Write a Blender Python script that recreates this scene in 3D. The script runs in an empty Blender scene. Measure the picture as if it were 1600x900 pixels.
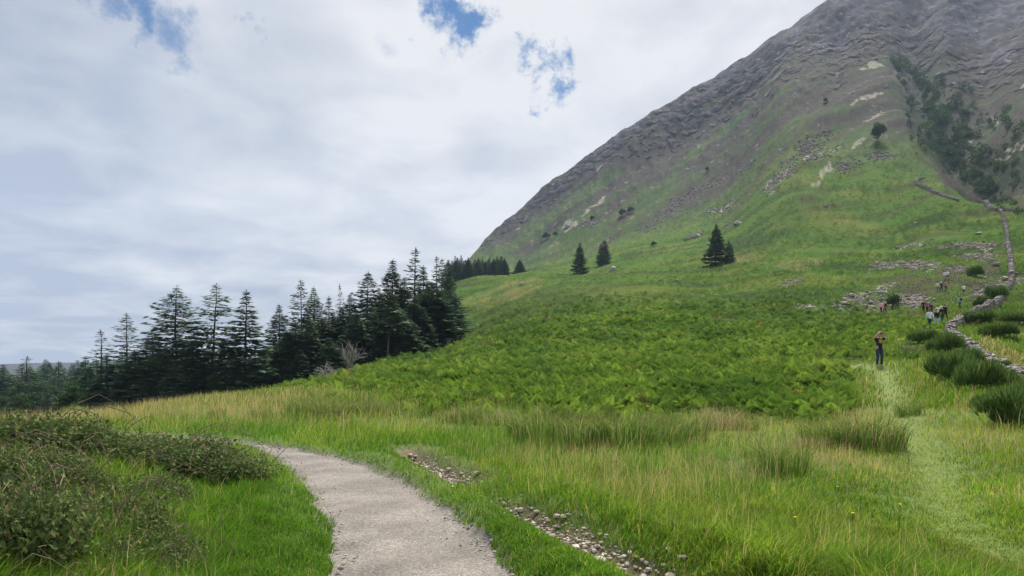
import bpy, bmesh, math
import numpy as np
from mathutils import Vector, Matrix

R = math.radians
rng = np.random.default_rng(7)
scene = bpy.context.scene
col = scene.collection

# ------------------------------------------------------------------ helpers
F, CX, HZ, CAMZ = 1067.0, 800.0, 580.0, 1.6      # focal length / horizon of the 1600x900 view


def tag(o, label=None, cat=None, group=None, kind=None):
    if label: o['label'] = label
    if cat: o['category'] = cat
    if group: o['group'] = group
    if kind: o['kind'] = kind
    return o


def link(name, data, parent=None):
    o = bpy.data.objects.new(name, data)
    col.objects.link(o)
    if parent is not None: o.parent = parent
    return o


def empty(name, loc, rz=0.0):
    o = link(name, None)
    o.location = loc
    o.rotation_euler = (0, 0, rz)
    o.empty_display_size = 0.2
    return o


def mesh_np(name, V, T=None, Q=None, mats=(), C=None, smooth=False):
    me = bpy.data.meshes.new(name)
    V = np.ascontiguousarray(V, np.float32)
    nt = 0 if T is None else len(T)
    nq = 0 if Q is None else len(Q)
    me.vertices.add(len(V))
    me.vertices.foreach_set('co', V.ravel())
    loops = []
    if nt: loops.append(np.asarray(T, np.int32).ravel())
    if nq: loops.append(np.asarray(Q, np.int32).ravel())
    loops = np.concatenate(loops)
    me.loops.add(len(loops))
    me.loops.foreach_set('vertex_index', loops)
    me.polygons.add(nt + nq)
    starts = np.concatenate([np.arange(nt) * 3, nt * 3 + np.arange(nq) * 4]).astype(np.int32)
    me.polygons.foreach_set('loop_start', starts)
    if smooth:
        me.polygons.foreach_set('use_smooth', np.ones(nt + nq, bool))
    else:
        me.polygons.foreach_set('use_smooth', np.zeros(nt + nq, bool))
    me.update(calc_edges=True)
    if C is not None:
        a = me.attributes.new('tint', 'FLOAT_COLOR', 'POINT')
        c4 = np.ones((len(V), 4), np.float32)
        c4[:, :C.shape[1]] = C
        a.data.foreach_set('color', c4.ravel())
    for m in mats: me.materials.append(m)
    return me


# ---- noise
_perm = np.random.default_rng(3).permutation(4096).astype(np.int64)
_ang = np.random.default_rng(4).uniform(0, 2 * np.pi, 4096)


def perlin(x, y, seed=0):
    x = np.asarray(x, float) + seed * 37.17
    y = np.asarray(y, float) - seed * 91.73
    xi = np.floor(x).astype(np.int64); yi = np.floor(y).astype(np.int64)
    xf = x - xi; yf = y - yi
    u = xf * xf * xf * (xf * (xf * 6 - 15) + 10); v = yf * yf * yf * (yf * (yf * 6 - 15) + 10)

    def g(ix, iy, dx, dy):
        a = _ang[_perm[(_perm[ix & 4095] + iy) & 4095]]
        return np.cos(a) * dx + np.sin(a) * dy
    n00 = g(xi, yi, xf, yf); n10 = g(xi + 1, yi, xf - 1, yf)
    n01 = g(xi, yi + 1, xf, yf - 1); n11 = g(xi + 1, yi + 1, xf - 1, yf - 1)
    return ((n00 * (1 - u) + n10 * u) * (1 - v) + (n01 * (1 - u) + n11 * u) * v) * 1.5


def fbm(x, y, seed=0, oct=4, gain=.5):
    s = 0; a = 1; t = 0
    for i in range(oct):
        s = s + a * perlin(x * 2 ** i, y * 2 ** i, seed + i * 7); t += a; a *= gain
    return s / t


def pol(X, Y, ka, kr):
    return np.arctan2(X, Y) * ka, np.log(np.hypot(X, Y) + .5) * kr


def ridged(x, y, seed=0, oct=4):
    s = 0; a = 1; t = 0
    for i in range(oct):
        s = s + a * (1 - 2 * np.abs(perlin(x * 2 ** i, y * 2 ** i, seed + i * 5))); t += a; a *= .55
    return s / t


def sst(a, b, x):
    t = np.clip((x - a) / (b - a), 0, 1)
    return t * t * (3 - 2 * t)


def pslopes(x, y):
    h = np.diff(x); d = np.diff(y, axis=0) / (h if y.ndim == 1 else h[:, None])
    m = np.zeros_like(y)
    w1 = 2 * h[1:] + h[:-1]; w2 = h[1:] + 2 * h[:-1]
    if y.ndim > 1: w1 = w1[:, None]; w2 = w2[:, None]
    with np.errstate(divide='ignore', invalid='ignore'):
        mm = (w1 + w2) / (w1 / d[:-1] + w2 / d[1:])
    mm = np.where(d[:-1] * d[1:] > 0, mm, 0)
    m[1:-1] = mm; m[0] = d[0]; m[-1] = d[-1]
    return m


def pchip(x, y, q):
    m = pslopes(x, y)
    i = np.clip(np.searchsorted(x, q) - 1, 0, len(x) - 2)
    h = x[i + 1] - x[i]; t = np.clip((q - x[i]) / h, 0, 1)
    if y.ndim > 1: h = h[:, None]; t = t[:, None]
    return ((2 * t**3 - 3 * t**2 + 1) * y[i] + (t**3 - 2 * t**2 + t) * h * m[i]
            + (-2 * t**3 + 3 * t**2) * y[i + 1] + (t**3 - t**2) * h * m[i + 1])


# ------------------------------------------------------------------ terrain
# profiles along bearings: (distance ahead, height) with height given either as ('z', metres) or as a sight line
def Z(Y, y): return CAMZ + (HZ - y) / F * Y


FAR = [(1500, 'z', -8), (1900, 'z', 8), (2250, 'y', 566), (2600, 'z', 30)]
P = {
 -900: [(1,'z',0),(6,'z',.5),(10,'z',.8),(15,'z',.6),(25,'z',.2),(50,'z',-4),(100,'z',-9),(250,'z',-16),(800,'z',-14)] + FAR,
 -200: [(1,'z',0),(6,'z',.3),(9,'z',.6),(13,'z',.55),(25,'z',0),(45,'z',-3),(100,'z',-8),(250,'z',-16),(800,'z',-14)] + FAR,
 0: [(1,'z',0),(6,'z',.2),(9,'z',.4),(13,'z',.35),(20,'z',0),(26,'y',668),(40,'z',-2.4),(70,'z',-5),(100,'z',-8),(250,'z',-15),(800,'z',-14)] + FAR,
 75: [(1,'z',0),(6,'z',.15),(9,'z',.3),(13,'z',.25),(20,'z',0),(27,'y',662),(40,'z',-1.9),(60,'z',-3.2),(75,'z',-3.6),(100,'z',-7),(250,'z',-15),(800,'z',-14)] + FAR,
 118: [(1,'z',0),(6,'z',.1),(9,'z',.25),(13,'z',.2),(20,'z',0),(28,'y',657),(40,'z',-1.4),(55,'z',-2.4),(72,'y',632),(80,'z',-2.8),(100,'z',-6),(250,'z',-14),(800,'z',-14)] + FAR,
 170: [(1,'z',0),(6,'z',.08),(9,'z',.2),(13,'z',.1),(20,'z',-.02),(29,'y',652),(40,'z',-1.0),(60,'z',-2.6),(75,'z',-3.2),(100,'z',-5),(250,'z',-14),(800,'z',-14)] + FAR,
 300: [(1,'z',0),(6,'z',.03),(13,'z',.02),(20,'z',-.04),(30,'y',638),(36,'y',632),(60,'z',-1.0),(100,'z',-2.6),(130,'z',-5),(250,'z',-12),(800,'z',-14)] + FAR,
 400: [(1,'z',0),(13,'z',0),(20,'z',.03),(28,'y',640),(38,'y',628),(45,'y',622),(60,'z',-.4),(95,'z',-1.6),(130,'z',-3),(250,'z',-10),(800,'z',-14)] + FAR,
 500: [(1,'z',0),(13,'z',0),(20,'z',.03),(28,'z',.2),(40,'y',615),(60,'y',602),(75,'y',594),(85,'z',.6),(110,'z',.1),(150,'z',-1),(250,'z',-4),(400,'z',-6),(800,'z',-14)] + FAR,
 600: [(1,'z',0),(13,'z',0),(20,'z',.03),(28,'z',.35),(40,'y',605),(60,'y',586),(85,'y',569),(105,'y',564),(130,'z',3.3),(180,'z',3.5),(300,'z',6),(400,'y',545),(600,'z',10),(1000,'z',-6)] + FAR,
 660: [(1,'z',0),(13,'z',0),(20,'z',.03),(28,'z',.4),(40,'y',600),(60,'y',580),(85,'y',562),(115,'y',549),(140,'z',5.6),(200,'z',9),(300,'z',24),(400,'y',482),(500,'z',40),(800,'z',12),(1100,'z',-5)] + FAR,
 715: [(1,'z',0),(13,'z',0),(20,'z',.03),(28,'z',.4),(40,'y',596),(60,'y',574),(85,'y',552),(120,'y',531),(140,'y',523),(165,'y',525),(210,'y',512),(290,'y',467),(370,'y',442),(420,'y',438),(500,'z',58),(700,'z',92),(950,'z',135),(1200,'z',40),(1400,'z',0)] + FAR[1:],
 760: [(1,'z',0),(13,'z',0),(20,'z',.03),(28,'z',.4),(40,'y',595),(60,'y',570),(85,'y',546),(120,'y',516),(145,'y',500),(175,'y',502),(215,'y',489),(290,'y',457),(350,'y',434),(420,'y',428),(600,'y',412),(850,'y',394),(1080,'y',380),(1200,'z',150),(1500,'z',0)] + FAR[1:],
 800: [(1,'z',0),(13,'z',0),(20,'z',.03),(28,'z',.4),(40,'y',594),(60,'y',567),(85,'y',538),(120,'y',505),(150,'y',477),(175,'y',479),(220,'y',470),(290,'y',443),(340,'y',429),(400,'y',433),(440,'y',429),(600,'y',408),(850,'y',370),(1070,'y',346),(1170,'z',190),(1500,'z',0)] + FAR[1:],
 850: [(1,'z',0),(13,'z',0),(20,'z',.05),(28,'z',.4),(40,'y',593),(60,'y',564),(85,'y',533),(120,'y',491),(160,'y',458),(220,'y',448),(290,'y',431),(330,'y',424),(400,'y',421),(600,'y',394),(850,'y',338),(1050,'y',302),(1150,'z',220),(1500,'z',0)] + FAR[1:],
 905: [(1,'z',0),(13,'z',0),(20,'z',.05),(28,'z',.4),(40,'y',592),(60,'y',561),(85,'y',528),(120,'y',483),(160,'y',452),(220,'y',437),(320,'y',427),(400,'y',411),(550,'y',378),(800,'y',306),(1020,'y',267),(1120,'z',260),(1500,'z',20)] + FAR[1:],
 1000: [(1,'z',0),(13,'z',0),(20,'z',.08),(28,'z',.45),(40,'y',592),(60,'y',559),(85,'y',523),(120,'y',479),(160,'y',449),(220,'y',427),(300,'y',409),(400,'y',384),(550,'y',343),(750,'y',272),(980,'y',200),(1080,'z',310),(1500,'z',40),(2000,'z',0),(2600,'z',0)],
 1120: [(1,'z',0),(13,'z',0),(20,'z',.1),(28,'z',.5),(40,'y',591),(60,'y',555),(85,'y',518),(120,'y',480),(160,'y',450),(230,'y',415),(300,'y',389),(400,'y',352),(550,'y',292),(750,'y',212),(950,'y',129),(1060,'z',370),(1500,'z',60),(2000,'z',0),(2600,'z',0)],
 1250: [(1,'z',0),(13,'z',.05),(20,'z',.2),(28,'y',614),(50,'y',562),(70,'y',528),(100,'y',487),(140,'y',448),(200,'y',400),(260,'y',360),(320,'y',310),(400,'y',255),(530,'y',176),(700,'y',98),(900,'y',51),(1010,'z',430),(1500,'z',80),(2000,'z',0),(2600,'z',0)],
 1310: [(1,'z',0),(10,'z',0),(13,'z',.08),(20,'z',.28),(31,'y',594),(50,'y',556),(70,'y',525),(100,'y',489),(130,'y',459),(195,'y',403),(250,'y',362),(305,'y',317),(405,'y',240),(530,'y',162),(700,'y',88),(900,'y',11),(1010,'z',450),(1500,'z',90),(2000,'z',0),(2600,'z',0)],
 1374: [(1,'z',0),(8,'z',.0),(13,'z',.1),(20,'z',.35),(35,'y',574),(50,'y',550),(70,'y',521),(100,'y',491),(120,'y',470),(150,'y',440),(190,'y',405),(240,'y',365),(290,'y',325),(330,'y',288),(410,'y',225),(530,'y',148),(700,'y',68),(880,'y',-20),(1000,'y',-70),(1120,'z',540),(1500,'z',120),(2000,'z',0),(2600,'z',0)],
 1460: [(1,'z',0),(8,'z',.0),(13,'z',.1),(20,'z',.38),(35,'y',573),(50,'y',543),(66,'y',512),(95,'y',484),(115,'y',460),(132,'y',437),(170,'y',400),(230,'y',345),(280,'y',305),(330,'y',277),(352,'y',274),(420,'y',232),(520,'y',158),(700,'y',58),(880,'y',-40),(1000,'y',-95),(1120,'z',560),(1500,'z',150),(2000,'z',0),(2600,'z',0)],
 1540: [(1,'z',0),(8,'z',.05),(13,'z',.15),(20,'z',.5),(32,'y',578),(45,'y',551),(62,'y',515),(90,'y',478),(110,'y',458),(135,'y',432),(170,'y',395),(225,'y',345),(255,'y',325),(275,'y',320),(305,'y',326),(330,'y',314),(400,'y',256),(510,'y',180),(700,'y',78),(880,'y',-25),(1000,'y',-85),(1120,'z',560),(1500,'z',150),(2000,'z',0),(2600,'z',0)],
 1600: [(1,'z',0),(8,'z',.05),(13,'z',.2),(20,'z',.6),(32,'y',579),(45,'y',554),(62,'y',520),(88,'y',482),(115,'y',450),(135,'y',425),(170,'y',385),(225,'y',335),(255,'y',322),(285,'y',298),(315,'y',262),(365,'y',225),(450,'y',172),(600,'y',92),(800,'y',8),(930,'y',-50),(1020,'y',-90),(1250,'z',400),(1600,'z',120),(2600,'z',0)],
 1750: [(1,'z',0),(13,'z',.25),(20,'z',.7),(32,'y',576),(45,'y',550),(62,'y',514),(88,'y',474),(115,'y',438),(170,'y',368),(225,'y',310),(300,'y',232),(450,'y',130),(800,'y',-30),(920,'z',560),(1300,'z',300),(2600,'z',0)],
 2600: [(1,'z',0),(13,'z',.4),(20,'z',1),(32,'z',2.6),(60,'z',8),(105,'z',20),(200,'z',62),(400,'z',190),(800,'z',470),(900,'z',500),(1300,'z',300),(2600,'z',0)],
}
BACK = [(1,0),(30,0),(100,1),(400,8),(1000,40),(2600,60)]
r_knots = np.concatenate([np.geomspace(.4, 430, 430), np.geomspace(430, 1300, 410)[1:], np.geomspace(1300, 2600, 50)[1:]])
lr = np.log(r_knots)
phis, zc = [], []
for xk in sorted(P):
    ph = math.atan((xk - CX) / F)
    pts = sorted(P[xk])
    rr = np.array([p[0] / math.cos(ph) for p in pts])
    zz = np.array([p[2] if p[1] == 'z' else Z(p[0], p[2]) for p in pts])
    phis.append(ph); zc.append(pchip(np.log(rr), zz, np.clip(lr, math.log(rr[0]), math.log(rr[-1]))))
bz = pchip(np.log(np.array([b[0] for b in BACK], float)), np.array([b[1] for b in BACK], float), np.clip(lr, 0, 99))
phis = [-math.pi, -2.2] + phis + [2.2, math.pi]
zc = [bz, bz] + zc + [bz, bz]
phis = np.array(phis); zc = np.array(zc)
fine = np.linspace(R(-45), R(45), 960)
coarse = np.linspace(R(45), R(180), 46)[1:]
pg = np.concatenate([-coarse[::-1], fine, coarse])
Hg = pchip(phis, zc, pg)                                   # (nphi, nr)
PH, RR = np.meshgrid(pg, r_knots, indexing='ij')
XG = RR * np.sin(PH); YG = RR * np.cos(PH)
zbase = Hg.copy()
ridge_z = np.maximum(Hg.max(axis=1, keepdims=True), 60)
mtn = sst(380, 520, RR) * sst(R(-6), R(0), PH) * (1 - sst(R(60), R(120), PH))
near_w = 1 - sst(2, 60, RR)

# path, ditch and trodden trail in plan
def pix_flat(x, y, z=0.0):
    Y = (CAMZ - z) * F / (y - HZ); return ((x - CX) / F * Y, Y)
path_L = [(2.3, -6), (.9, -1), (-.3, 2.0), (-.95, 3.7)] + [pix_flat(*p) for p in [(519,900),(522,850),(513,815),(492,780),(476,757),(452,733),(425,714),(398,702),(376,696)]] + [(-9.2, 15.6), (-15, 16.0), (-22, 15)]
path_R = [(4.2, -6), (2.6, -1), (1.25, 2.0), (.55, 3.7)] + [pix_flat(*p) for p in [(815,900),(762,852),(704,803),(652,766),(600,739),(556,721),(510,710),(450,700),(385,692.5)]] + [(-9.6, 17.3), (-15, 17.8), (-22, 17)]


def catmull(pts, n):
    p = np.array(pts, float)
    d = np.concatenate([[0], np.cumsum(np.linalg.norm(np.diff(p, axis=0), axis=1))])
    return pchip(d, p, np.linspace(0, d[-1], n))


pl, pr = catmull(path_L, 260), catmull(path_R, 260)


def seg_dist(X, Y, line):
    """distance to a polyline and position along it (0..1)"""
    best = np.full(X.shape, 1e9); tt = np.zeros(X.shape)
    n = len(line) - 1
    for i in range(n):
        a = line[i]; b = line[i + 1]; ab = b - a; L2 = ab @ ab + 1e-12
        t = np.clip(((X - a[0]) * ab[0] + (Y - a[1]) * ab[1]) / L2, 0, 1)
        d = np.hypot(X - a[0] - t * ab[0], Y - a[1] - t * ab[1])
        k = d < best; best = np.where(k, d, best); tt = np.where(k, (i + t) / n, tt)
    return best, tt


def inpoly(X, Y, poly):
    poly = np.asarray(poly); c = np.zeros(np.shape(X), bool)
    j = len(poly) - 1
    for i in range(len(poly)):
        xi, yi = poly[i]; xj, yj = poly[j]
        k = ((yi > Y) != (yj > Y)) & (X < (xj - xi) * (Y - yi) / (yj - yi + 1e-12) + xi)
        c ^= k; j = i
    return c


path_poly = np.concatenate([pl, pr[::-1]])
mid = (pl + pr) / 2
halfw = np.linalg.norm(pl - pr, axis=1) / 2


def path_sd(X, Y):
    """signed distance to the edge of the path (negative on it)"""
    d, t = seg_dist(X, Y, mid[::5])
    return d - np.interp(t, np.linspace(0, 1, len(halfw)), halfw)


ditch = catmull([pix_flat(*p) for p in [(640,708),(668,722),(705,738),(745,760),(790,782),(835,803),(890,830),(950,862),(1010,885),(1075,915)]] + [(1.75, 4.4), (2.6, 2.5)], 60)
trail = catmull([(5.2,2.5),(4.9,4.5)] + [pix_flat(*p) for p in [(1535,860),(1490,800),(1465,750),(1440,710),(1412,675)]] + [pix_flat(1390, 635, .25), pix_flat(1378, 608, .7), (17.9, 33.5), (19.2, 38), (22, 44)], 60)

nearmask = RR < 60
dX, dY = XG[nearmask], YG[nearmask]
dd, dt = seg_dist(dX, dY, ditch[::2])
gap = 1 - sst(.30, .36, dt) * (1 - sst(.42, .50, dt)) * .8      # the gully is grassed over in the middle
td, tt_ = seg_dist(dX, dY, trail[::2])
psd = path_sd(dX, dY)
z = zbase.copy()
# undulation
und = fbm(XG / 3.1, YG / 3.1, 1, 4) * .10 + fbm(XG / 11, YG / 11, 2, 3) * .16
flat = np.ones_like(z); flat[nearmask] = sst(.0, 2.5, psd)
z += und * sst(2, 7, RR) * (1 - sst(150, 400, RR)) * flat
z += fbm(XG / 30, YG / 30, 5, 4) * 1.3 * sst(40, 110, RR) * (1 - mtn)
z += fbm(XG / 8, YG / 8, 8, 3) * .35 * sst(30, 80, RR) * (1 - sst(200, 420, RR))
zn = z[nearmask]
zn -= .24 * np.exp(-(dd / .30) ** 2) * gap * sst(0, .03, dt)
zn += .09 * np.exp(-((dd - .6) / .35) ** 2) * gap
zn -= .10 * np.exp(-(td / .40) ** 2)
zn -= .05 * (1 - sst(-.02, .10, psd))
zn += .05 * np.exp(-((psd - .35) / .25) ** 2)
z[nearmask] = zn
# crags, gullies and ribs of the mountain, running with the tilt of the face
c35, s35 = math.cos(R(35)), math.sin(R(35))
PX = PH * 850.0      # distance round the foot of the mountain
A1 = PX * c35 + zbase * s35; B1 = -PX * s35 + zbase * c35
q = np.clip(zbase / ridge_z, 0, 1)
z += mtn * (ridged(A1 / 200, B1 / 60, 11, 3) * 4.0 + ridged(PX / 46, zbase / 150, 13, 4) * 5.0 * (.3 + sst(.3, .7, q))
            + ridged(PX / 16, zbase / 26, 19, 3) * 1.6 * sst(.2, .6, q)) * (1 - .6 * sst(.93, 1.0, q))
# the ravine splitting the upper right of the face
gx = np.interp(zbase, [40, 90, 130, 200, 260, 340, 420, 560], [230, 236, 266, 307, 350, 407, 470, 580])
rav = np.exp(-((XG - gx) / (13 + zbase * .02)) ** 2) * sst(250, 330, RR) * sst(40, 80, zbase)
z -= rav * (10 + zbase * .03)
ZG = z
NP, NR = ZG.shape


def h(X, Y):
    X = np.asarray(X, float); Y = np.asarray(Y, float)
    ph = np.arctan2(X, Y); r = np.clip(np.hypot(X, Y), r_knots[0], r_knots[-1] * .999)
    i = np.clip(np.searchsorted(pg, ph) - 1, 0, NP - 2); j = np.clip(np.searchsorted(r_knots, r) - 1, 0, NR - 2)
    a = (ph - pg[i]) / (pg[i + 1] - pg[i]); b = (r - r_knots[j]) / (r_knots[j + 1] - r_knots[j])
    return (ZG[i, j] * (1 - a) * (1 - b) + ZG[i + 1, j] * a * (1 - b) + ZG[i, j + 1] * (1 - a) * b + ZG[i + 1, j + 1] * a * b)


def hz(x, y): return float(h(np.array([x]), np.array([y]))[0])


ysc = np.minimum.accumulate(np.where(YG > .1, HZ - (ZG - CAMZ) * F / np.maximum(YG, .1), 1e6), axis=1)   # running horizon of each bearing


def ground_at(x, y):
    """plan position of the ground seen along a sight line"""
    x = np.atleast_1d(np.asarray(x, float)); y = np.atleast_1d(np.asarray(y, float))
    ph = np.arctan((x - CX) / F)
    i = np.clip(np.searchsorted(pg, ph), 1, NP - 1)
    i = np.where(np.abs(pg[i - 1] - ph) < np.abs(pg[i] - ph), i - 1, i)
    r = np.empty(len(x))
    for k in range(len(x)):
        row = ysc[i[k]]
        j = int(np.searchsorted(-row, -y[k]))
        j = min(max(j, 1), NR - 1)
        a, b = row[j - 1], row[j]
        t = 0 if a - b < 1e-9 else min(max((a - y[k]) / (a - b), 0), 1)
        r[k] = r_knots[j - 1] + t * (r_knots[j] - r_knots[j - 1])
    return np.stack([r * np.sin(ph), r * np.cos(ph)], 1)


def wpoly(pix, step=12):
    """a patch outlined by landmarks, as a polygon in plan"""
    p = np.array(pix + [pix[0]], float); out = []
    for a, b in zip(p[:-1], p[1:]):
        n = max(2, int(np.hypot(*(b - a)) / step))
        out.append(a + (b - a) * np.linspace(0, 1, n, endpoint=False)[:, None])
    o = np.concatenate(out)
    return ground_at(o[:, 0], o[:, 1])


# ---- ground-cover patches in plan
scree_px = [
 [(1285,488),(1318,464),(1350,456),(1396,440),(1404,442),(1376,460),(1350,470),(1330,486)],
 [(1345,484),(1372,468),(1420,460),(1462,470),(1456,480),(1400,480),(1370,489)],
 [(1350,425),(1372,410),(1400,407),(1470,412),(1468,420),(1400,420)],
 [(1462,386),(1500,378),(1560,379),(1574,386),(1530,389),(1480,389)],
 [(1488,401),(1530,395),(1566,398),(1540,405),(1500,406)],
 [(1478,420),(1512,414),(1524,419),(1496,425)],
 [(1218,450),(1235,436),(1256,433),(1250,442)],
 [(1402,388),(1448,376),(1452,379),(1412,390)],
 [(1520,470),(1540,445),(1575,432),(1600,425),(1600,440),(1570,460)],
 [(1190,302),(1205,282),(1240,252),(1248,256),(1235,280),(1205,304)],
 [(1252,250),(1268,240),(1296,234),(1312,227),(1310,232),(1290,246),(1272,252)],
 [(1095,336),(1112,326),(1150,312),(1155,314),(1120,332)],
 [(1230,486),(1260,480),(1290,478),(1288,486)],
]
pale_px = [
 [(1327,233),(1335,224),(1352,211),(1359,214),(1352,222),(1333,233)],
 [(1270,288),(1280,272),(1292,258),(1302,256),(1300,262),(1288,272),(1277,290)],
 [(1346,108),(1356,98),(1370,94),(1376,102),(1366,110),(1350,112)],
 [(1326,162),(1350,150),(1382,143),(1380,148),(1352,156),(1330,164)],
 [(1350,190),(1362,180),(1378,175),(1379,178),(1366,184)],
 [(878,360),(886,346),(896,341),(897,350),(888,360)],
 [(905,338),(926,322),(944,306),(947,309),(930,326),(910,340)],
 [(1546,258),(1562,248),(1578,244),(1580,248),(1562,258)],
 [(1570,236),(1590,222),(1600,220),(1600,232),(1580,238)],
 [(1545,188),(1552,184),(1560,192),(1552,200)],
 [(1500,238),(1512,222),(1524,220),(1512,236)],
]
crag_px = [
 [(992,368),(1010,346),(1036,326),(1060,308),(1072,312),(1050,340),(1020,358)],
 [(1062,312),(1090,292),(1130,272),(1172,250),(1180,256),(1150,276),(1100,300),(1070,320)],
 [(1215,255),(1240,238),(1260,220),(1300,204),(1300,214),(1262,236),(1225,258)],
 [(1300,266),(1330,246),(1400,238),(1410,244),(1350,256),(1310,272)],
 [(905,352),(930,336),(935,345),(910,360)],
 [(1395,120),(1415,40),(1440,0),(1470,0),(1440,60),(1425,130),(1440,160),(1425,170)],
 [(1075,372),(1090,360),(1098,363),(1084,374)],
 [(1130,356),(1144,346),(1160,345),(1150,356)],
]
heath_px = [
 [(1380,440),(1440,425),(1560,405),(1575,440),(1530,470),(1440,470),(1395,455)],
 [(1380,497),(1400,484),(1450,488),(1450,500),(1400,502)],
 [(1452,262),(1500,280),(1548,318),(1520,312),(1480,296)],
 [(1600,330),(1545,318),(1560,300),(1600,290)],
 [(1390,560),(1420,530),(1450,540),(1440,560)],
 [(1330,540),(1350,515),(1390,520),(1360,560)],
 [(1590,470),(1600,440),(1600,480)],
 [(1110,498),(1150,490),(1160,498),(1120,504)],
]
tan_px = [
 [(1528,540),(1540,522),(1600,560),(1600,590)],
 [(1560,500),(1600,492),(1600,530),(1575,520)],
 [(1330,490),(1420,486),(1445,492),(1400,497),(1340,500)],
 [(1100,405),(1180,398),(1200,404),(1130,414)],
 [(1195,420),(1225,405),(1285,400),(1290,412),(1240,425)],
 [(720,470),(790,440),(850,436),(845,452),(780,475),(725,490)],
]
scree_w = [wpoly(p) for p in scree_px]; pale_w = [wpoly(p, 5) for p in pale_px]; crag_w = [wpoly(p) for p in crag_px]
heath_w = [wpoly(p) for p in heath_px]; tan_w = [wpoly(p) for p in tan_px]
brk_edge = wpoly([(300,609),(430,603),(560,608),(640,628),(700,634),(850,638),(1000,632),(1110,622),(1235,640),(1310,622),(1345,588),(1350,560),(1385,530),(1440,515),(1478,520),(1440,492),(1300,478),(1210,455),(1050,436),(900,428),(800,468),(720,520),(560,565)])
brk_near = [(-15, 33), (-13.2, 38)]


def wob(X, Y, s=1.0, seed=60):
    r = np.hypot(X, Y)
    a = .006 * r * s
    k = np.where(r > 150, 1.6, 5.0)
    return X + perlin(*pol(X, Y, 33, 16), seed) * a * 2.2, Y + perlin(*pol(X, Y, 33, 16), seed + 5) * a * k


def cover(X, Y, polys):
    wx, wy = wob(X, Y)
    m = np.zeros(np.shape(X), bool)
    for p in polys:
        lo = p.min(0) - 4; hi = p.max(0) + 4
        k = (wx > lo[0]) & (wx < hi[0]) & (wy > lo[1]) & (wy < hi[1])
        if k.any():
            m[k] |= inpoly(wx[k], wy[k], p)
    return m


SXg = CX + F * XG / np.maximum(YG, .1); SYg = HZ - (ZG - CAMZ) * F / np.maximum(YG, .1)
seen = ((SYg <= ysc + 2.5) & (YG > 20)).ravel(); SXg = SXg.ravel(); SYg = SYg.ravel()


def cover_px(i, X, Y, polys):
    r = np.hypot(X, Y)
    wx = SXg[i] + 12 * fbm(*pol(X, Y, 45, 18), 60, 4); wy = SYg[i] + 8 * fbm(*pol(X, Y, 45, 18), 65, 4)
    m = np.zeros(len(X), bool)
    for p in polys: m |= inpoly(wx, wy, p)
    return m & seen[i]


def in_px(sx, sy, X, Y, polys):
    wx = sx + 12 * fbm(*pol(X, Y, 45, 18), 60, 4); wy = sy + 8 * fbm(*pol(X, Y, 45, 18), 65, 4)
    m = np.zeros(len(sx), bool)
    for p in polys: m |= inpoly(wx, wy, p)
    return m


def in_bracken(X, Y):
    wx, wy = wob(X, Y, .7, 33)
    wy = wy + (1 - sst(34, 48, np.hypot(X, Y))) * (9.0 * perlin(X / 2.6, Y / 14, 91) + 4.0 * perlin(X / .8, Y / 5, 92))
    r = np.hypot(X, Y)
    near = inpoly(wx, wy, brk_edge) & (r > 22)
    if near.any():
        td_, _ = seg_dist(X, Y, trail[::3]); near &= td_ > 1.3 + .5 * perlin(X / 1.3, Y / 1.3, 88)
    return near & ~((np.abs(X - 18.6 - .02 * (Y - 30)) < 1.5) & (Y < 36) & (Y > 22))


# ---- colours of the cover, per vertex of the ground sheet
def c3(*c): return np.array(c, float)
GREEN, LUSH, OLIVE = c3(.105, .185, .026), c3(.070, .165, .018), c3(.17, .20, .042)
HEATH, ROCK, SCREE, PALE, TAN, SOIL = c3(.070, .056, .045), c3(.15, .15, .165), c3(.34, .30, .285), c3(.50, .45, .37), c3(.25, .20, .085), c3(.085, .07, .045)
BRK, BRKD = c3(.085, .175, .022), c3(.042, .095, .020)


def mix(a, b, t): return a + (b - a) * np.asarray(t)[..., None]


VX, VY, VZ = XG.ravel(), YG.ravel(), ZG.ravel()
VB = zbase.ravel(); Vr = RR.ravel(); Vq = q.ravel(); Vm = mtn.ravel(); Va = A1.ravel(); Vb = B1.ravel()
front = (VY > 0) & (np.abs(PH.ravel()) < R(46))
n1 = fbm(VX / 26, VY / 40, 21, 5); n2 = fbm(VX / 9, VY / 14, 22, 4); n3 = fbm(VX / 90, VY / 90, 23, 4)
C = np.empty((len(VX), 3)); C[:] = GREEN
C = mix(C, LUSH, sst(-.1, .4, n2)); C = mix(C, OLIVE, sst(-.05, .4, n1) * .8)
C = mix(C, BRKD, sst(.0, .35, fbm(VX / 40, VY / 22, 24, 4)) * sst(60, 120, Vr) * .9)
C = mix(C, TAN, sst(.25, .6, fbm(VX / 24, VY / 13, 25, 4)) * .35)
C = mix(C, c3(.085, .075, .035), sst(.10, .42, fbm(VX / 34, VY / 18, 26, 5)) * sst(90, 170, Vr) * .75)
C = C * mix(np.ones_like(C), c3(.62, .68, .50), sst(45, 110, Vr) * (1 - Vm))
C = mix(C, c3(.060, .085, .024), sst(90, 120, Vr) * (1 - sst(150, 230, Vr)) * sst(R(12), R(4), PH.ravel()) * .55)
VPX = PX.ravel()
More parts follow.
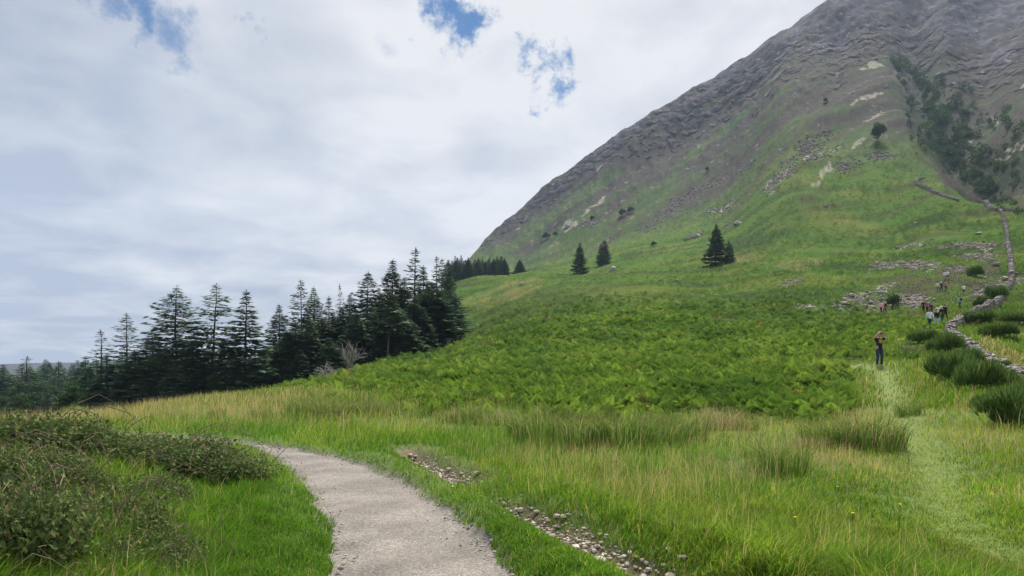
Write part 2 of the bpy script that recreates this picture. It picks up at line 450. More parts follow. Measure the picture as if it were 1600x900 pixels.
# mountain cover: grass and heather in streaks, rock towards the ridge
thr = np.interp(np.arctan2(VX, np.maximum(VY, 1)), [R(-2), R(8), R(22), R(30), R(36)], [.84, .79, .65, .44, .33])
st1 = fbm(Va / 120, Vb / 26, 31, 5); st2 = fbm(Va / 45, Vb / 9, 32, 4); st3 = fbm(Va / 14, Vb / 8, 34, 3)
st4 = fbm(VPX / 11, VB / 12, 35, 4); st5 = fbm(VPX / 5, VB / 5, 36, 3)
mg = mix(np.broadcast_to(c3(.034, .070, .017), C.shape), c3(.066, .092, .024), sst(-.2, .3, st2))
mg = mix(mg, HEATH * np.array([.60, .66, .70]), sst(-.16, .22, st1 + .6 * st2 + .35 * (Vq - thr + .32) * 3))
rockm = sst(-.02, .30, (Vq - thr) * 2.0 + st1 * .45 + st2 * .18 + st4 * .55)
rcol = mix(np.broadcast_to(c3(.078, .080, .106), C.shape), c3(.026, .025, .033), sst(-.25, .30, st4 + .15 * st2 + .3 * fbm(VPX / 60, VB / 60, 37, 3))); rcol = mix(rcol, c3(.054, .042, .042), sst(-.05, .3, fbm(VPX / 70, VB / 80, 38, 4)) * .45)
mg = mix(mg, rcol, rockm * .9)
few = sst(.30, .46, st4 * .6 + st5 * .5 + st2 * .35) * sst(.12, .3, Vq)
mg = mix(mg, c3(.20, .19, .20), few * .75)
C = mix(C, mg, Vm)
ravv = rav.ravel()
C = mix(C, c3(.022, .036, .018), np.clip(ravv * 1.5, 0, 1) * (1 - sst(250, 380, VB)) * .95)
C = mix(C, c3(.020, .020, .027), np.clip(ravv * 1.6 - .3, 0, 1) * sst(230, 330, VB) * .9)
for polys, cc, a in ((tan_px, TAN, .34), (heath_px, HEATH * .85, .85), (crag_px, c3(.075, .07, .075), .85), (scree_px, SCREE * .8, .9), (pale_px, PALE * .62, .85)):
    idx = np.nonzero(front & (Vr > 25))[0]
    m = cover_px(idx, VX[idx], VY[idx], polys).astype(float)
    if polys is tan_px or polys is heath_px:
        m *= sst(-.35, .25, fbm(*pol(VX[idx], VY[idx], 30, 14), 79, 4))
    if polys is pale_px: m *= sst(-.45, .1, fbm(*pol(VX[idx], VY[idx], 130, 60), 78, 3))
    if polys is scree_px or polys is crag_px:
        m *= sst(-.15, .20, fbm(*pol(VX[idx], VY[idx], 70, 30), 77, 3))
    C[idx] = mix(C[idx], cc, m * a)
nm = nearmask.ravel()
Cn = C[nm]
Cn = mix(Cn, c3(.07, .075, .03), .5 * np.ones(len(Cn)))
Cn = mix(Cn, c3(.14, .105, .075), np.exp(-(dd / .30) ** 2) * gap)
Cn = mix(Cn, c3(.13, .18, .04), np.exp(-(td / .5) ** 2) * .8)
Cn = mix(Cn, c3(.22, .20, .17), 1 - sst(.0, .14, psd))
C[nm] = Cn
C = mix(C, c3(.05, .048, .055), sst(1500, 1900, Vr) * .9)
C = np.clip(C * (1 + .25 * fbm(*pol(VX, VY, 90, 40), 41, 4)[:, None]), .005, .9)
rockattr = np.clip(rockm * Vm, 0, 1)
C = np.concatenate([C, rockattr[:, None]], 1)


# ------------------------------------------------------------------ materials
def mat(name, rough=.9, base=None, attr=True, trans=0.0, nscale=None, namt=.25, bump=0.0, bscale=20., bdist=.02, spec=.25, detail=6):
    m = bpy.data.materials.new(name); m.use_nodes = True
    nt = m.node_tree; N = nt.nodes; L = nt.links; N.clear()
    out = N.new('ShaderNodeOutputMaterial'); b = N.new('ShaderNodeBsdfPrincipled')
    b.inputs['Roughness'].default_value = rough
    b.inputs['Specular IOR Level'].default_value = spec
    if attr:
        a = N.new('ShaderNodeAttribute'); a.attribute_name = 'tint'; src = a.outputs['Color']
    else:
        rgb = N.new('ShaderNodeRGB'); rgb.outputs[0].default_value = (*base, 1); src = rgb.outputs[0]
    tc = N.new('ShaderNodeTexCoord')
    if nscale:
        no = N.new('ShaderNodeTexNoise'); no.inputs['Scale'].default_value = nscale; no.inputs['Detail'].default_value = detail
        no.inputs['Roughness'].default_value = .65
        L.new(tc.outputs['Object'], no.inputs['Vector'])
        mr = N.new('ShaderNodeMapRange'); mr.inputs['From Min'].default_value = .25; mr.inputs['From Max'].default_value = .75
        mr.inputs['To Min'].default_value = 1 - namt; mr.inputs['To Max'].default_value = 1 + namt
        L.new(no.outputs['Fac'], mr.inputs['Value'])
        mx = N.new('ShaderNodeMix'); mx.data_type = 'RGBA'; mx.blend_type = 'MULTIPLY'; mx.inputs['Factor'].default_value = 1
        L.new(src, mx.inputs['A']); L.new(mr.outputs['Result'], mx.inputs['B']); src = mx.outputs['Result']
    L.new(src, b.inputs['Base Color'])
    if bump:
        n2 = N.new('ShaderNodeTexNoise'); n2.inputs['Scale'].default_value = bscale; n2.inputs['Detail'].default_value = 8
        n2.inputs['Roughness'].default_value = .7
        L.new(tc.outputs['Object'], n2.inputs['Vector'])
        bp = N.new('ShaderNodeBump'); bp.inputs['Strength'].default_value = bump; bp.inputs['Distance'].default_value = bdist
        L.new(n2.outputs['Fac'], bp.inputs['Height']); L.new(bp.outputs['Normal'], b.inputs['Normal'])
    if trans:
        t = N.new('ShaderNodeBsdfTranslucent'); L.new(src, t.inputs['Color'])
        ms = N.new('ShaderNodeMixShader'); ms.inputs['Fac'].default_value = trans
        L.new(b.outputs[0], ms.inputs[1]); L.new(t.outputs[0], ms.inputs[2]); L.new(ms.outputs[0], out.inputs['Surface'])
    else:
        L.new(b.outputs[0], out.inputs['Surface'])
    return m


M_ground = mat('turf_soil', .95, nscale=9, namt=.35, bump=.6, bscale=30, bdist=.03)
M_hill = mat('hill_cover', .95, spec=.05, nscale=.55, namt=.40, bump=1.0, bscale=.9, bdist=.8)
M_mtn = mat('mountain_cover', .95, spec=.06, nscale=.16, namt=.42, bump=.8, bscale=.3, bdist=1.6, detail=10)
nt_ = M_mtn.node_tree; N_ = nt_.nodes; L_n = nt_.links
at_ = [n for n in N_ if n.type == 'ATTRIBUTE'][0]; bp_ = [n for n in N_ if n.type == 'BUMP'][0]; tc_ = [n for n in N_ if n.type == 'TEX_COORD'][0]
mp_ = N_.new('ShaderNodeMapping'); mp_.inputs['Scale'].default_value = (1.15, 1.0, .85); mp_.inputs['Rotation'].default_value = (0, R(-12), 0); fa_ = N_.new('ShaderNodeAttribute'); fa_.attribute_name = 'face_uv'; L_n.new(fa_.outputs['Vector'], mp_.inputs['Vector'])
ns_ = N_.new('ShaderNodeTexNoise'); ns_.inputs['Scale'].default_value = .05; ns_.inputs['Detail'].default_value = 6; L_n.new(mp_.outputs[0], ns_.inputs['Vector'])
va_ = N_.new('ShaderNodeVectorMath'); va_.operation = 'MULTIPLY_ADD'; L_n.new(ns_.outputs['Color'], va_.inputs[0]); va_.inputs[1].default_value = (14, 14, 14); L_n.new(mp_.outputs[0], va_.inputs[2])
for n_x in [n for n in N_ if n.type == 'TEX_NOISE' and n is not ns_]: L_n.new(mp_.outputs[0], n_x.inputs['Vector'])
hs_ = None
for sc_, am_ in ((.055, 1.0), (.16, .5), (.42, .22)):          # jointed blocks of bedrock in three sizes
    vo_ = N_.new('ShaderNodeTexVoronoi'); vo_.inputs['Scale'].default_value = sc_; L_n.new(va_.outputs[0], vo_.inputs['Vector'])
    sc_n = N_.new('ShaderNodeSeparateColor'); L_n.new(vo_.outputs['Color'], sc_n.inputs[0])
    m1_ = N_.new('ShaderNodeMath'); m1_.operation = 'MULTIPLY'; m1_.inputs[1].default_value = am_; L_n.new(sc_n.outputs[0], m1_.inputs[0])
    if hs_ is None: hs_ = m1_.outputs[0]
    else:
        m2_ = N_.new('ShaderNodeMath'); m2_.operation = 'ADD'; L_n.new(hs_, m2_.inputs[0]); L_n.new(m1_.outputs[0], m2_.inputs[1]); hs_ = m2_.outputs[0]
m3_ = N_.new('ShaderNodeMath'); m3_.operation = 'MULTIPLY'; L_n.new(hs_, m3_.inputs[0]); L_n.new(at_.outputs['Alpha'], m3_.inputs[1])
b2_ = N_.new('ShaderNodeBump'); b2_.inputs['Strength'].default_value = .9; b2_.inputs['Distance'].default_value = 7.0
L_n.new(m3_.outputs[0], b2_.inputs['Height']); L_n.new(b2_.outputs['Normal'], bp_.inputs['Normal'])
mr_ = N_.new('ShaderNodeMapRange'); mr_.inputs['From Min'].default_value = .3; mr_.inputs['From Max'].default_value = 1.35; mr_.inputs['To Min'].default_value = .55; mr_.inputs['To Max'].default_value = 1.5; L_n.new(hs_, mr_.inputs['Value'])
pb_ = [n for n in N_ if n.type == 'BSDF_PRINCIPLED'][0]; old_ = pb_.inputs['Base Color'].links[0].from_socket
mx_ = N_.new('ShaderNodeMix'); mx_.data_type = 'RGBA'; mx_.blend_type = 'MULTIPLY'; L_n.new(at_.outputs['Alpha'], mx_.inputs['Factor']); L_n.new(old_, mx_.inputs['A']); L_n.new(mr_.outputs[0], mx_.inputs['B']); L_n.new(mx_.outputs['Result'], pb_.inputs['Base Color'])
M_grass = mat('grass_blade', .6, trans=.48, spec=.06)
M_leaf = mat('leaf', .6, trans=.3, spec=.06)
M_frond = mat('bracken_frond', .7, trans=.42, spec=.06)
M_needle = mat('needles', .7, trans=.25, spec=.1)
M_bark = mat('bark', .9, base=(.12, .095, .075), attr=False, nscale=6, namt=.4, bump=.6, bscale=14, bdist=.05)
M_bleach = mat('bleached_wood', .85, base=(.26, .24, .22), attr=False, nscale=5, namt=.35)
M_stone = mat('lichen_stone', .9, nscale=9, namt=.45, bump=.8, bscale=18, bdist=.04)
M_twig = mat('bramble_stem', .8, base=(.19, .145, .10), attr=False, nscale=8, namt=.3)
M_straw = mat('dry_stalk', .8, base=(.36, .29, .17), attr=False, nscale=8, namt=.3)

# the gravel of the path: grit in several sizes, a little paler where it is worn
m = bpy.data.materials.new('path_gravel'); m.use_nodes = True
nt = m.node_tree; N = nt.nodes; L = nt.links
b = N['Principled BSDF']; b.inputs['Roughness'].default_value = .92; b.inputs['Specular IOR Level'].default_value = .2
tc = N.new('ShaderNodeTexCoord')
def tex(kind, scale, **k):
    t = N.new(kind); t.inputs['Scale'].default_value = scale
    for a, v in k.items(): t.inputs[a].default_value = v
    L.new(tc.outputs['Object'], t.inputs['Vector']); return t
vo = tex('ShaderNodeTexVoronoi', 75); n_a = tex('ShaderNodeTexNoise', 40, Detail=8, Roughness=.8); n_b = tex('ShaderNodeTexNoise', 1.3, Detail=5)
cr = N.new('ShaderNodeValToRGB'); e = cr.color_ramp
e.elements[0].position = .15; e.elements[0].color = (.11, .100, .092, 1); e.elements[1].position = .85; e.elements[1].color = (.36, .33, .30, 1)
k = e.elements.new(.5); k.color = (.205, .186, .170, 1)
sep = N.new('ShaderNodeSeparateColor'); L.new(vo.outputs['Color'], sep.inputs[0])
mxf = N.new('ShaderNodeMix'); mxf.data_type = 'FLOAT'; mxf.inputs['Factor'].default_value = .5
L.new(sep.outputs[0], mxf.inputs['A']); L.new(n_a.outputs['Fac'], mxf.inputs['B']); L.new(mxf.outputs['Result'], cr.inputs['Fac'])
mm = N.new('ShaderNodeMix'); mm.data_type = 'RGBA'; mm.blend_type = 'MULTIPLY'; mm.inputs['Factor'].default_value = 1
mr = N.new('ShaderNodeMapRange'); mr.inputs['From Min'].default_value = .3; mr.inputs['From Max'].default_value = .7; mr.inputs['To Min'].default_value = .70; mr.inputs['To Max'].default_value = 1.22
L.new(n_b.outputs['Fac'], mr.inputs['Value']); L.new(cr.outputs['Color'], mm.inputs['A']); L.new(mr.outputs['Result'], mm.inputs['B'])
L.new(mm.outputs['Result'], b.inputs['Base Color'])
bp = N.new('ShaderNodeBump'); bp.inputs['Strength'].default_value = .9; bp.inputs['Distance'].default_value = .012
L.new(mxf.outputs['Result'], bp.inputs['Height']); L.new(bp.outputs['Normal'], b.inputs['Normal'])
M_path = m

# ------------------------------------------------------------------ ground sheets
NRM = None


def terrain_part(name, j0, j1, material, i0=0, i1=NP - 1):
    ii = np.arange(i0, i1 + 1); jj = np.arange(j0, j1 + 1)
    idx = (ii[:, None] * NR + jj[None, :])
    V = np.stack([VX, VY, VZ], 1)[idx.ravel()]
    n, k = idx.shape
    a = np.arange(n * k).reshape(n, k)
    Q = np.stack([a[:-1, :-1], a[:-1, 1:], a[1:, 1:], a[1:, :-1]], -1).reshape(-1, 4)
    Q = Q[:, ::-1] if True else Q
    me = mesh_np(name, V, None, Q, [material], C[idx.ravel()], smooth=True)
    at = me.attributes.new('face_uv', 'FLOAT_VECTOR', 'POINT')
    at.data.foreach_set('vector', np.stack([PX.ravel(), np.zeros(len(VX)), VB], 1)[idx.ravel()].astype(np.float32).ravel())
    o = link(name, me)
    # flip if it looks down
    if me.polygons[len(me.polygons) // 2].normal.z < 0:
        me.flip_normals()
    o['kind'] = 'structure'
    return o


ja = int(np.searchsorted(r_knots, 45)); jb = int(np.searchsorted(r_knots, 420)); jc = int(np.searchsorted(r_knots, 1450))
terrain_part('meadow_ground', 0, ja, M_ground)
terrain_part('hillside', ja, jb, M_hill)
terrain_part('mountain', jb, jc, M_mtn)
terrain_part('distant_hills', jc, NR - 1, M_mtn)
# a small patch under the camera closes the middle of the sheet
# the gravel path
nu, nv = 900, 30
ul, ur = catmull(path_L, nu), catmull(path_R, nu)
tv = np.linspace(0, 1, nv)
edge_n = fbm(np.arange(nu) * .05, np.zeros(nu), 3, 4); edge_m = fbm(np.arange(nu) * .05, np.ones(nu) * 9, 4, 4)
dirv = ur - ul; wd = np.linalg.norm(dirv, axis=1)
l2 = ul - dirv / wd[:, None] * (.02 + edge_n[:, None] * .09); r2 = ur + dirv / wd[:, None] * (.02 + edge_m[:, None] * .09)
G = l2[:, None] + (r2 - l2)[:, None] * tv[None, :, None]
gz = h(G[..., 0], G[..., 1])
prof = (1 - (2 * tv - 1) ** 2) * .045
gz = gz + prof[None] + .004 + fbm(G[..., 0] * 2, G[..., 1] * 2, 50, 3) * .006 + fbm(G[..., 0] * 14, G[..., 1] * 14, 51, 2) * .004
a = np.arange(nu * nv).reshape(nu, nv)
Q = np.stack([a[:-1, :-1], a[:-1, 1:], a[1:, 1:], a[1:, :-1]], -1).reshape(-1, 4)
me = mesh_np('path', np.concatenate([G.reshape(-1, 2), gz.reshape(-1, 1)], 1), None, Q, [M_path], None, True)
if me.polygons[0].normal.z < 0: me.flip_normals()
tag(link('path', me), kind='structure')

# ------------------------------------------------------------------ people
def skin_mesh(name, J, E, root, mats, sub=2):
    """one continuous skinned surface over a skeleton J = {joint: (x, y, z, radius)}"""
    names = list(J); ix = {n: i for i, n in enumerate(names)}
    me = bpy.data.meshes.new(name)
    me.from_pydata([J[n][:3] for n in names], [(ix[a], ix[b]) for a, b in E], [])
    ob = link('skin_work', me)
    md = ob.modifiers.new('skin', 'SKIN'); md.use_smooth_shade = True
    for i, n in enumerate(names):
        v = me.skin_vertices[0].data[i]; r = J[n][3]
        v.radius = r if isinstance(r, tuple) else (r, r); v.use_root = (n == root)
    sb = ob.modifiers.new('sub', 'SUBSURF'); sb.levels = sub; sb.render_levels = sub
    dg = bpy.context.evaluated_depsgraph_get()
    out = bpy.data.meshes.new_from_object(ob.evaluated_get(dg)); out.name = name
    bpy.data.objects.remove(ob)
    out.materials.clear()
    for m_ in mats: out.materials.append(m_)
    for p in out.polygons: p.use_smooth = True
    return out


_cm = {}


def cloth(c, name='cloth', rough=.85):
    k = (name, c)
    if k not in _cm: _cm[k] = mat(name, rough, base=c, attr=False, nscale=14, namt=.18)
    return _cm[k]


SKIN = mat('skin', .55, base=(.50, .29, .21), attr=False, nscale=10, namt=.08)


def uv_part(name, parent, c, r, m_, seg=14, cut=None):
    bm = bmesh.new(); bmesh.ops.create_uvsphere(bm, u_segments=seg, v_segments=seg // 2 + 2, radius=1)
    if cut is not None:
        bmesh.ops.delete(bm, geom=[v for v in bm.verts if cut(v.co)], context='VERTS')
    for v in bm.verts: v.co = Vector((v.co.x * r[0] + c[0], v.co.y * r[1] + c[1], v.co.z * r[2] + c[2]))
    me = bpy.data.meshes.new(name); bm.to_mesh(me); bm.free(); me.materials.append(m_)
    for p in me.polygons: p.use_smooth = True
    return link(name, me, parent)


def person(px, py, face, label, top, legs, hair=(.05, .035, .025), shoes=(.05, .05, .05), lean=.12, stride=.2, arms='swing',
           sleeves='long', shorts=False, height=1.72, group='walkers climbing the hillside', detail=False, hat=None, pack=None, off=0.0, printed=False):
    g = ground_at(px, py)[0]
    root = empty('person', (g[0], g[1], hz(*g) + off), face)
    tag(root, label, 'person', group)
    s = height / 1.74

    def up(x, y, z):            # the trunk leans forward from the hips
        dz = z - .93
        return (x, y * math.cos(lean) + dz * math.sin(lean), .93 + dz * math.cos(lean) - y * math.sin(lean))
    J = {'pelvis': (0, 0, .95, .135), 'waist': (*up(0, 0, 1.10), .125), 'chest': (*up(0, -.01, 1.30), .15), 'upper': (*up(0, -.01, 1.42), .10),
         'neck': (*up(0, .01, 1.50), .055), 'jaw': (*up(0, .045, 1.575), .068), 'head': (*up(0, .03, 1.66), .095)}
    E = [('pelvis', 'waist'), ('waist', 'chest'), ('chest', 'upper'), ('upper', 'neck'), ('neck', 'jaw'), ('jaw', 'head')]
    for sd_, k in ((-1, 'l'), (1, 'r')):
        st = stride * sd_
        J['sh' + k] = (*up(.19 * sd_, -.01, 1.41), .062)
        if arms == 'head':
            el, wr, ha = up(.36 * sd_, .13, 1.46), up(.17 * sd_, .20, 1.64), up(.115 * sd_, .185, 1.69)
        else:
            a_ = -st * .9
            el, wr, ha = up(.25 * sd_, -.03 + a_ * .5, 1.13), up(.26 * sd_, .07 + a_ * 1.1, .90), up(.255 * sd_, .10 + a_ * 1.2, .82)
        J['el' + k] = (*el, .043); J['wr' + k] = (*wr, .030); J['ha' + k] = (*ha, .036)
        E += [('upper', 'sh' + k), ('sh' + k, 'el' + k), ('el' + k, 'wr' + k), ('wr' + k, 'ha' + k)]
        hv = Vector(ha); d = (hv - Vector(wr)).normalized(); side = Vector((sd_, 0, 0)).cross(d)
        if detail:
            for f_, o_ in enumerate((-.03, -.01, .01, .03)):
                L_ = (.07, .085, .08, .06)[f_]
                b0 = hv + d * .02 + side * o_; b1 = b0 + d * L_ * .55 + Vector((-sd_ * .012, 0, 0)); b2 = b1 + d * L_ * .45 + Vector((-sd_ * .028, 0, 0))
                for q_, v_ in enumerate((b0, b1, b2)): J['f%s%d%d' % (k, f_, q_)] = (*v_, (.011, .010, .008)[q_])
                E += [('ha' + k, 'f%s%d0' % (k, f_)), ('f%s%d0' % (k, f_), 'f%s%d1' % (k, f_)), ('f%s%d1' % (k, f_), 'f%s%d2' % (k, f_))]
            t0 = hv + side * -.035 - d * .01; t1 = t0 + side * -.03 + d * .035
            J['t' + k + '0'] = (*t0, .013); J['t' + k + '1'] = (*t1, .010)
            E += [('ha' + k, 't' + k + '0'), ('t' + k + '0', 't' + k + '1')]
        else:
            J['fi' + k] = (*(hv + d * .09), .018); E += [('ha' + k, 'fi' + k)]
        kn = (.11 * sd_, .05 + st * .55, .50); an = (.115 * sd_, -.02 + st * 1.0, .09 + max(0, -st) * .25)
        J['hip' + k] = (.095 * sd_, 0, .88, .098); J['kn' + k] = (*kn, .06); J['an' + k] = (*an, .042)
        J['toe' + k] = (an[0] + .015 * sd_, an[1] + .15, max(.035, an[2] - .055), .034)
        E += [('pelvis', 'hip' + k), ('hip' + k, 'kn' + k), ('kn' + k, 'an' + k), ('an' + k, 'toe' + k)]
    if detail:
        J['nose'] = (*up(0, .155, 1.615), .014); E.append(('jaw', 'nose'))
        for sd_, k in ((-1, 'l'), (1, 'r')):
            J['ear' + k] = (*up(.105 * sd_, .03, 1.63), .018); E.append(('head', 'ear' + k))
    root.scale = (s, s, s)
    link('body', skin_mesh('body', J, E, 'pelvis', [SKIN]), root)

    def sub(keys, grow, edges, rt, nm, m_, extra=None):
        JJ = {}
        for k_ in keys:
            r_ = J[k_][3]; JJ[k_] = (*J[k_][:3], r_ + grow)
        if extra: JJ.update(extra)
        return link(nm, skin_mesh(nm, JJ, edges, rt, [m_]), root)
    # the top: trunk and arms, down to the wrist or half way to the elbow
    ks = ['waist', 'chest', 'upper', 'shl', 'shr']; ex = {'hem': (0, 0, .83, .185)}
    ed = [('hem', 'waist'), ('waist', 'chest'), ('chest', 'upper'), ('upper', 'shl'), ('upper', 'shr')]
    for k in 'lr':
        if sleeves == 'long':
            ks += ['el' + k, 'wr' + k]; ed += [('sh' + k, 'el' + k), ('el' + k, 'wr' + k)]
        else:
            p_ = Vector(J['sh' + k][:3]).lerp(Vector(J['el' + k][:3]), .68); ex['cuff' + k] = (*p_, .075); ed += [('sh' + k, 'cuff' + k)]
    mt = top if not isinstance(top, tuple) else cloth(top)
    sub(ks, .022, ed, 'waist', 'shirt' if sleeves != 'long' else 'jacket', mt, ex)
    ks = ['pelvis', 'hipl', 'hipr']; ed = [('belt', 'pelvis'), ('pelvis', 'hipl'), ('pelvis', 'hipr')]; ex = {'belt': (0, 0, 1.02, .105)}
    for k in 'lr':
        ed.append(('hip' + k, 'kn' + k)); ks.append('kn' + k)
        if not shorts:
            a_ = J['an' + k]; ex['c' + k] = (a_[0], a_[1], a_[2] + .01, .062); ed.append(('kn' + k, 'c' + k))
    sub(ks, .012, ed, 'pelvis', 'shorts' if shorts else 'trousers', cloth(legs, 'trouser_cloth'), ex)
    for k in 'lr':
        a_, t_ = J['an' + k], J['toe' + k]
        JJ = {'h': (a_[0], a_[1] - .035, t_[2] + .008, .046), 'm': ((a_[0] + t_[0]) / 2, (a_[1] + t_[1]) / 2, t_[2] + .012, .05), 't': (t_[0], t_[1] + .01, t_[2], .042)}
        link('shoe', skin_mesh('shoe', JJ, [('h', 'm'), ('m', 't')], 'm', [cloth(shoes, 'shoe_leather')], 1), root)
    hc = up(0, .025, 1.675)
    if hat: uv_part('hat', root, hc, (.118, .135, .115), cloth(hat, 'hat_cloth'), cut=lambda c: c.z < -.05)
    else: uv_part('hair', root, hc, (.107, .122, .112), cloth(hair, 'hair'), cut=lambda c: c.z < -.35 or (c.y > .35 and c.z < .35))
    if detail:
        for sd_ in (-1, 1):
            uv_part('eye', root, up(.036 * sd_, .118, 1.655), (.012, .008, .009), cloth((.03, .025, .02), 'eye'), 8)
        uv_part('mouth', root, up(0, .116, 1.565), (.028, .01, .008), cloth((.28, .10, .09), 'lips'), 8)
    if pack:
        c_ = up(0, -.22, 1.24)
        bm = bmesh.new(); bmesh.ops.create_cube(bm, size=1)
        bmesh.ops.scale(bm, vec=(.30, .17, .44), verts=bm.verts); bmesh.ops.bevel(bm, geom=bm.edges[:], offset=.055, segments=3, affect='EDGES')
        bmesh.ops.rotate(bm, cent=(0, 0, 0), matrix=Matrix.Rotation(-lean, 3, 'X'), verts=bm.verts); bmesh.ops.translate(bm, vec=c_, verts=bm.verts)
        me = bpy.data.meshes.new('backpack'); bm.to_mesh(me); bm.free(); me.materials.append(cloth(pack, 'pack_cloth')); link('backpack', me, root)
    return root


# black T-shirt with a round yellow-brown print on the chest
m = bpy.data.materials.new('printed_shirt'); m.use_nodes = True
nt = m.node_tree; N = nt.nodes; L = nt.links
b = N['Principled BSDF']; b.inputs['Roughness'].default_value = .9
tc = N.new('ShaderNodeTexCoord'); vm = N.new('ShaderNodeVectorMath'); vm.operation = 'SUBTRACT'; vm.inputs[1].default_value = (0, .16, 1.30)
L.new(tc.outputs['Object'], vm.inputs[0])
v2 = N.new('ShaderNodeVectorMath'); v2.operation = 'MULTIPLY'; v2.inputs[1].default_value = (1, .55, .85); L.new(vm.outputs[0], v2.inputs[0])
ln = N.new('ShaderNodeVectorMath'); ln.operation = 'LENGTH'; L.new(v2.outputs[0], ln.inputs[0])
no = N.new('ShaderNodeTexNoise'); no.inputs['Scale'].default_value = 16; L.new(tc.outputs['Object'], no.inputs['Vector'])
ad = N.new('ShaderNodeMath'); ad.operation = 'MULTIPLY_ADD'; L.new(no.outputs['Fac'], ad.inputs[0]); ad.inputs[1].default_value = .06; L.new(ln.outputs['Value'], ad.inputs[2])
cr = N.new('ShaderNodeValToRGB'); e = cr.color_ramp; e.interpolation = 'CONSTANT'
e.elements[0].position = 0; e.elements[0].color = (.60, .36, .08, 1); e.elements[1].position = .145; e.elements[1].color = (.010, .010, .012, 1)
k = e.elements.new(.085); k.color = (.30, .17, .07, 1)
L.new(ad.outputs[0], cr.inputs['Fac']); L.new(cr.outputs['Color'], b.inputs['Base Color'])
M_print = m

person(1374, 573, R(180 + 3), 'person in black T-shirt with yellow print and jeans, hands raised to the head', M_print, (.035, .05, .10),
       hair=(.30, .28, .26), shoes=(.42, .36, .32), lean=-.02, stride=.0, arms='head', sleeves='short', height=1.78, group='walkers on the grass trail', detail=True)
W = 'walkers climbing the hillside'
person(1453, 512, R(-8), 'person in a pale blue jacket and dark trousers, lowest of the walkers by the wall', (.66, .74, .88), (.03, .05, .055), stride=.22)
person(1464, 511, R(4), 'person in a black jacket and light blue jeans beside the pale blue jacket', (.012, .012, .016), (.34, .54, .90), stride=-.18)
person(1472, 504, R(10), 'person in white hat, black jacket and dark green trousers among walkers by the wall', (.02, .024, .022), (.03, .06, .05), stride=.15, hat=(.85, .83, .8))
person(1466, 501, R(-5), 'person in pale mint top and black trousers, amid the group by the wall', (.70, .80, .64), (.015, .015, .018), stride=.2)
person(1477, 500, R(6), 'person in navy black coat, right edge of the group by the wall', (.015, .018, .028), (.02, .022, .03), stride=-.2)
person(1443, 488, R(-12), 'person in a long black coat, left edge of the group by the wall', (.012, .012, .013), (.012, .012, .014), stride=.24)
person(1449, 489, R(3), 'person in a dusky red top and black trousers next to the long black coat', (.36, .12, .14), (.03, .03, .035), stride=.1)
person(1455, 492, R(0), 'person in a dark grey jacket behind the pale blue jacket', (.05, .055, .06), (.03, .03, .03), stride=-.15)
person(1500, 482, R(15), 'person in teal jacket with dark backpack, walking alone left of the wall', (.36, .58, .64), (.03, .07, .055), stride=.25, pack=(.03, .05, .05))
person(1506, 461, R(5), 'person in a white shirt and black shorts, alone on the brown heather', (.88, .86, .82), (.012, .012, .014), stride=.15, sleeves='short', shorts=True)
person(1465, 456, R(-6), 'person in a cream jacket, left one of three bunched on the stony rise', (.80, .76, .66), (.20, .18, .15), stride=.2)
person(1471, 456, R(6), 'person in white hat and dark purple jacket, middle of three on the stony rise', (.05, .03, .09), (.04, .03, .06), stride=-.15, hat=(.88, .85, .8))
person(1478, 455, R(-2), 'person in dusty pink jacket and violet trousers, right of three on the stony rise', (.46, .22, .30), (.08, .04, .16), stride=.18)
person(1476, 438, R(-6), 'person in a light grey top, left one of the topmost pair', (.82, .80, .78), (.30, .28, .26), stride=.2)
person(1481, 437, R(6), 'person in white top and dark shorts, right one of the topmost pair', (.90, .88, .85), (.03, .03, .03), stride=-.15, sleeves='short', shorts=True, hair=(.5, .48, .44))
person(1377, 489, R(-4), 'person in pale pink top and black trousers, left of the pair below scree', (.82, .46, .54), (.02, .018, .02), stride=.15)
person(1382.5, 490, R(5), 'person in orange red top with black backpack, right of the pair below scree', (.78, .18, .08), (.045, .02, .018), stride=-.18, pack=(.02, .015, .015))

# ------------------------------------------------------------------ vegetation, stones and walls
def frame_rand(n, ymin, ymax, xr=(-330, 1930), pw=1.0):
    """plan positions spread evenly over the sight lines of the near ground"""
    x = rng.uniform(*xr, n); y = ymin + (ymax - ymin) * rng.random(n) ** pw
    Y = CAMZ * F / (y - HZ)
    return (x - CX) / F * Y, Y


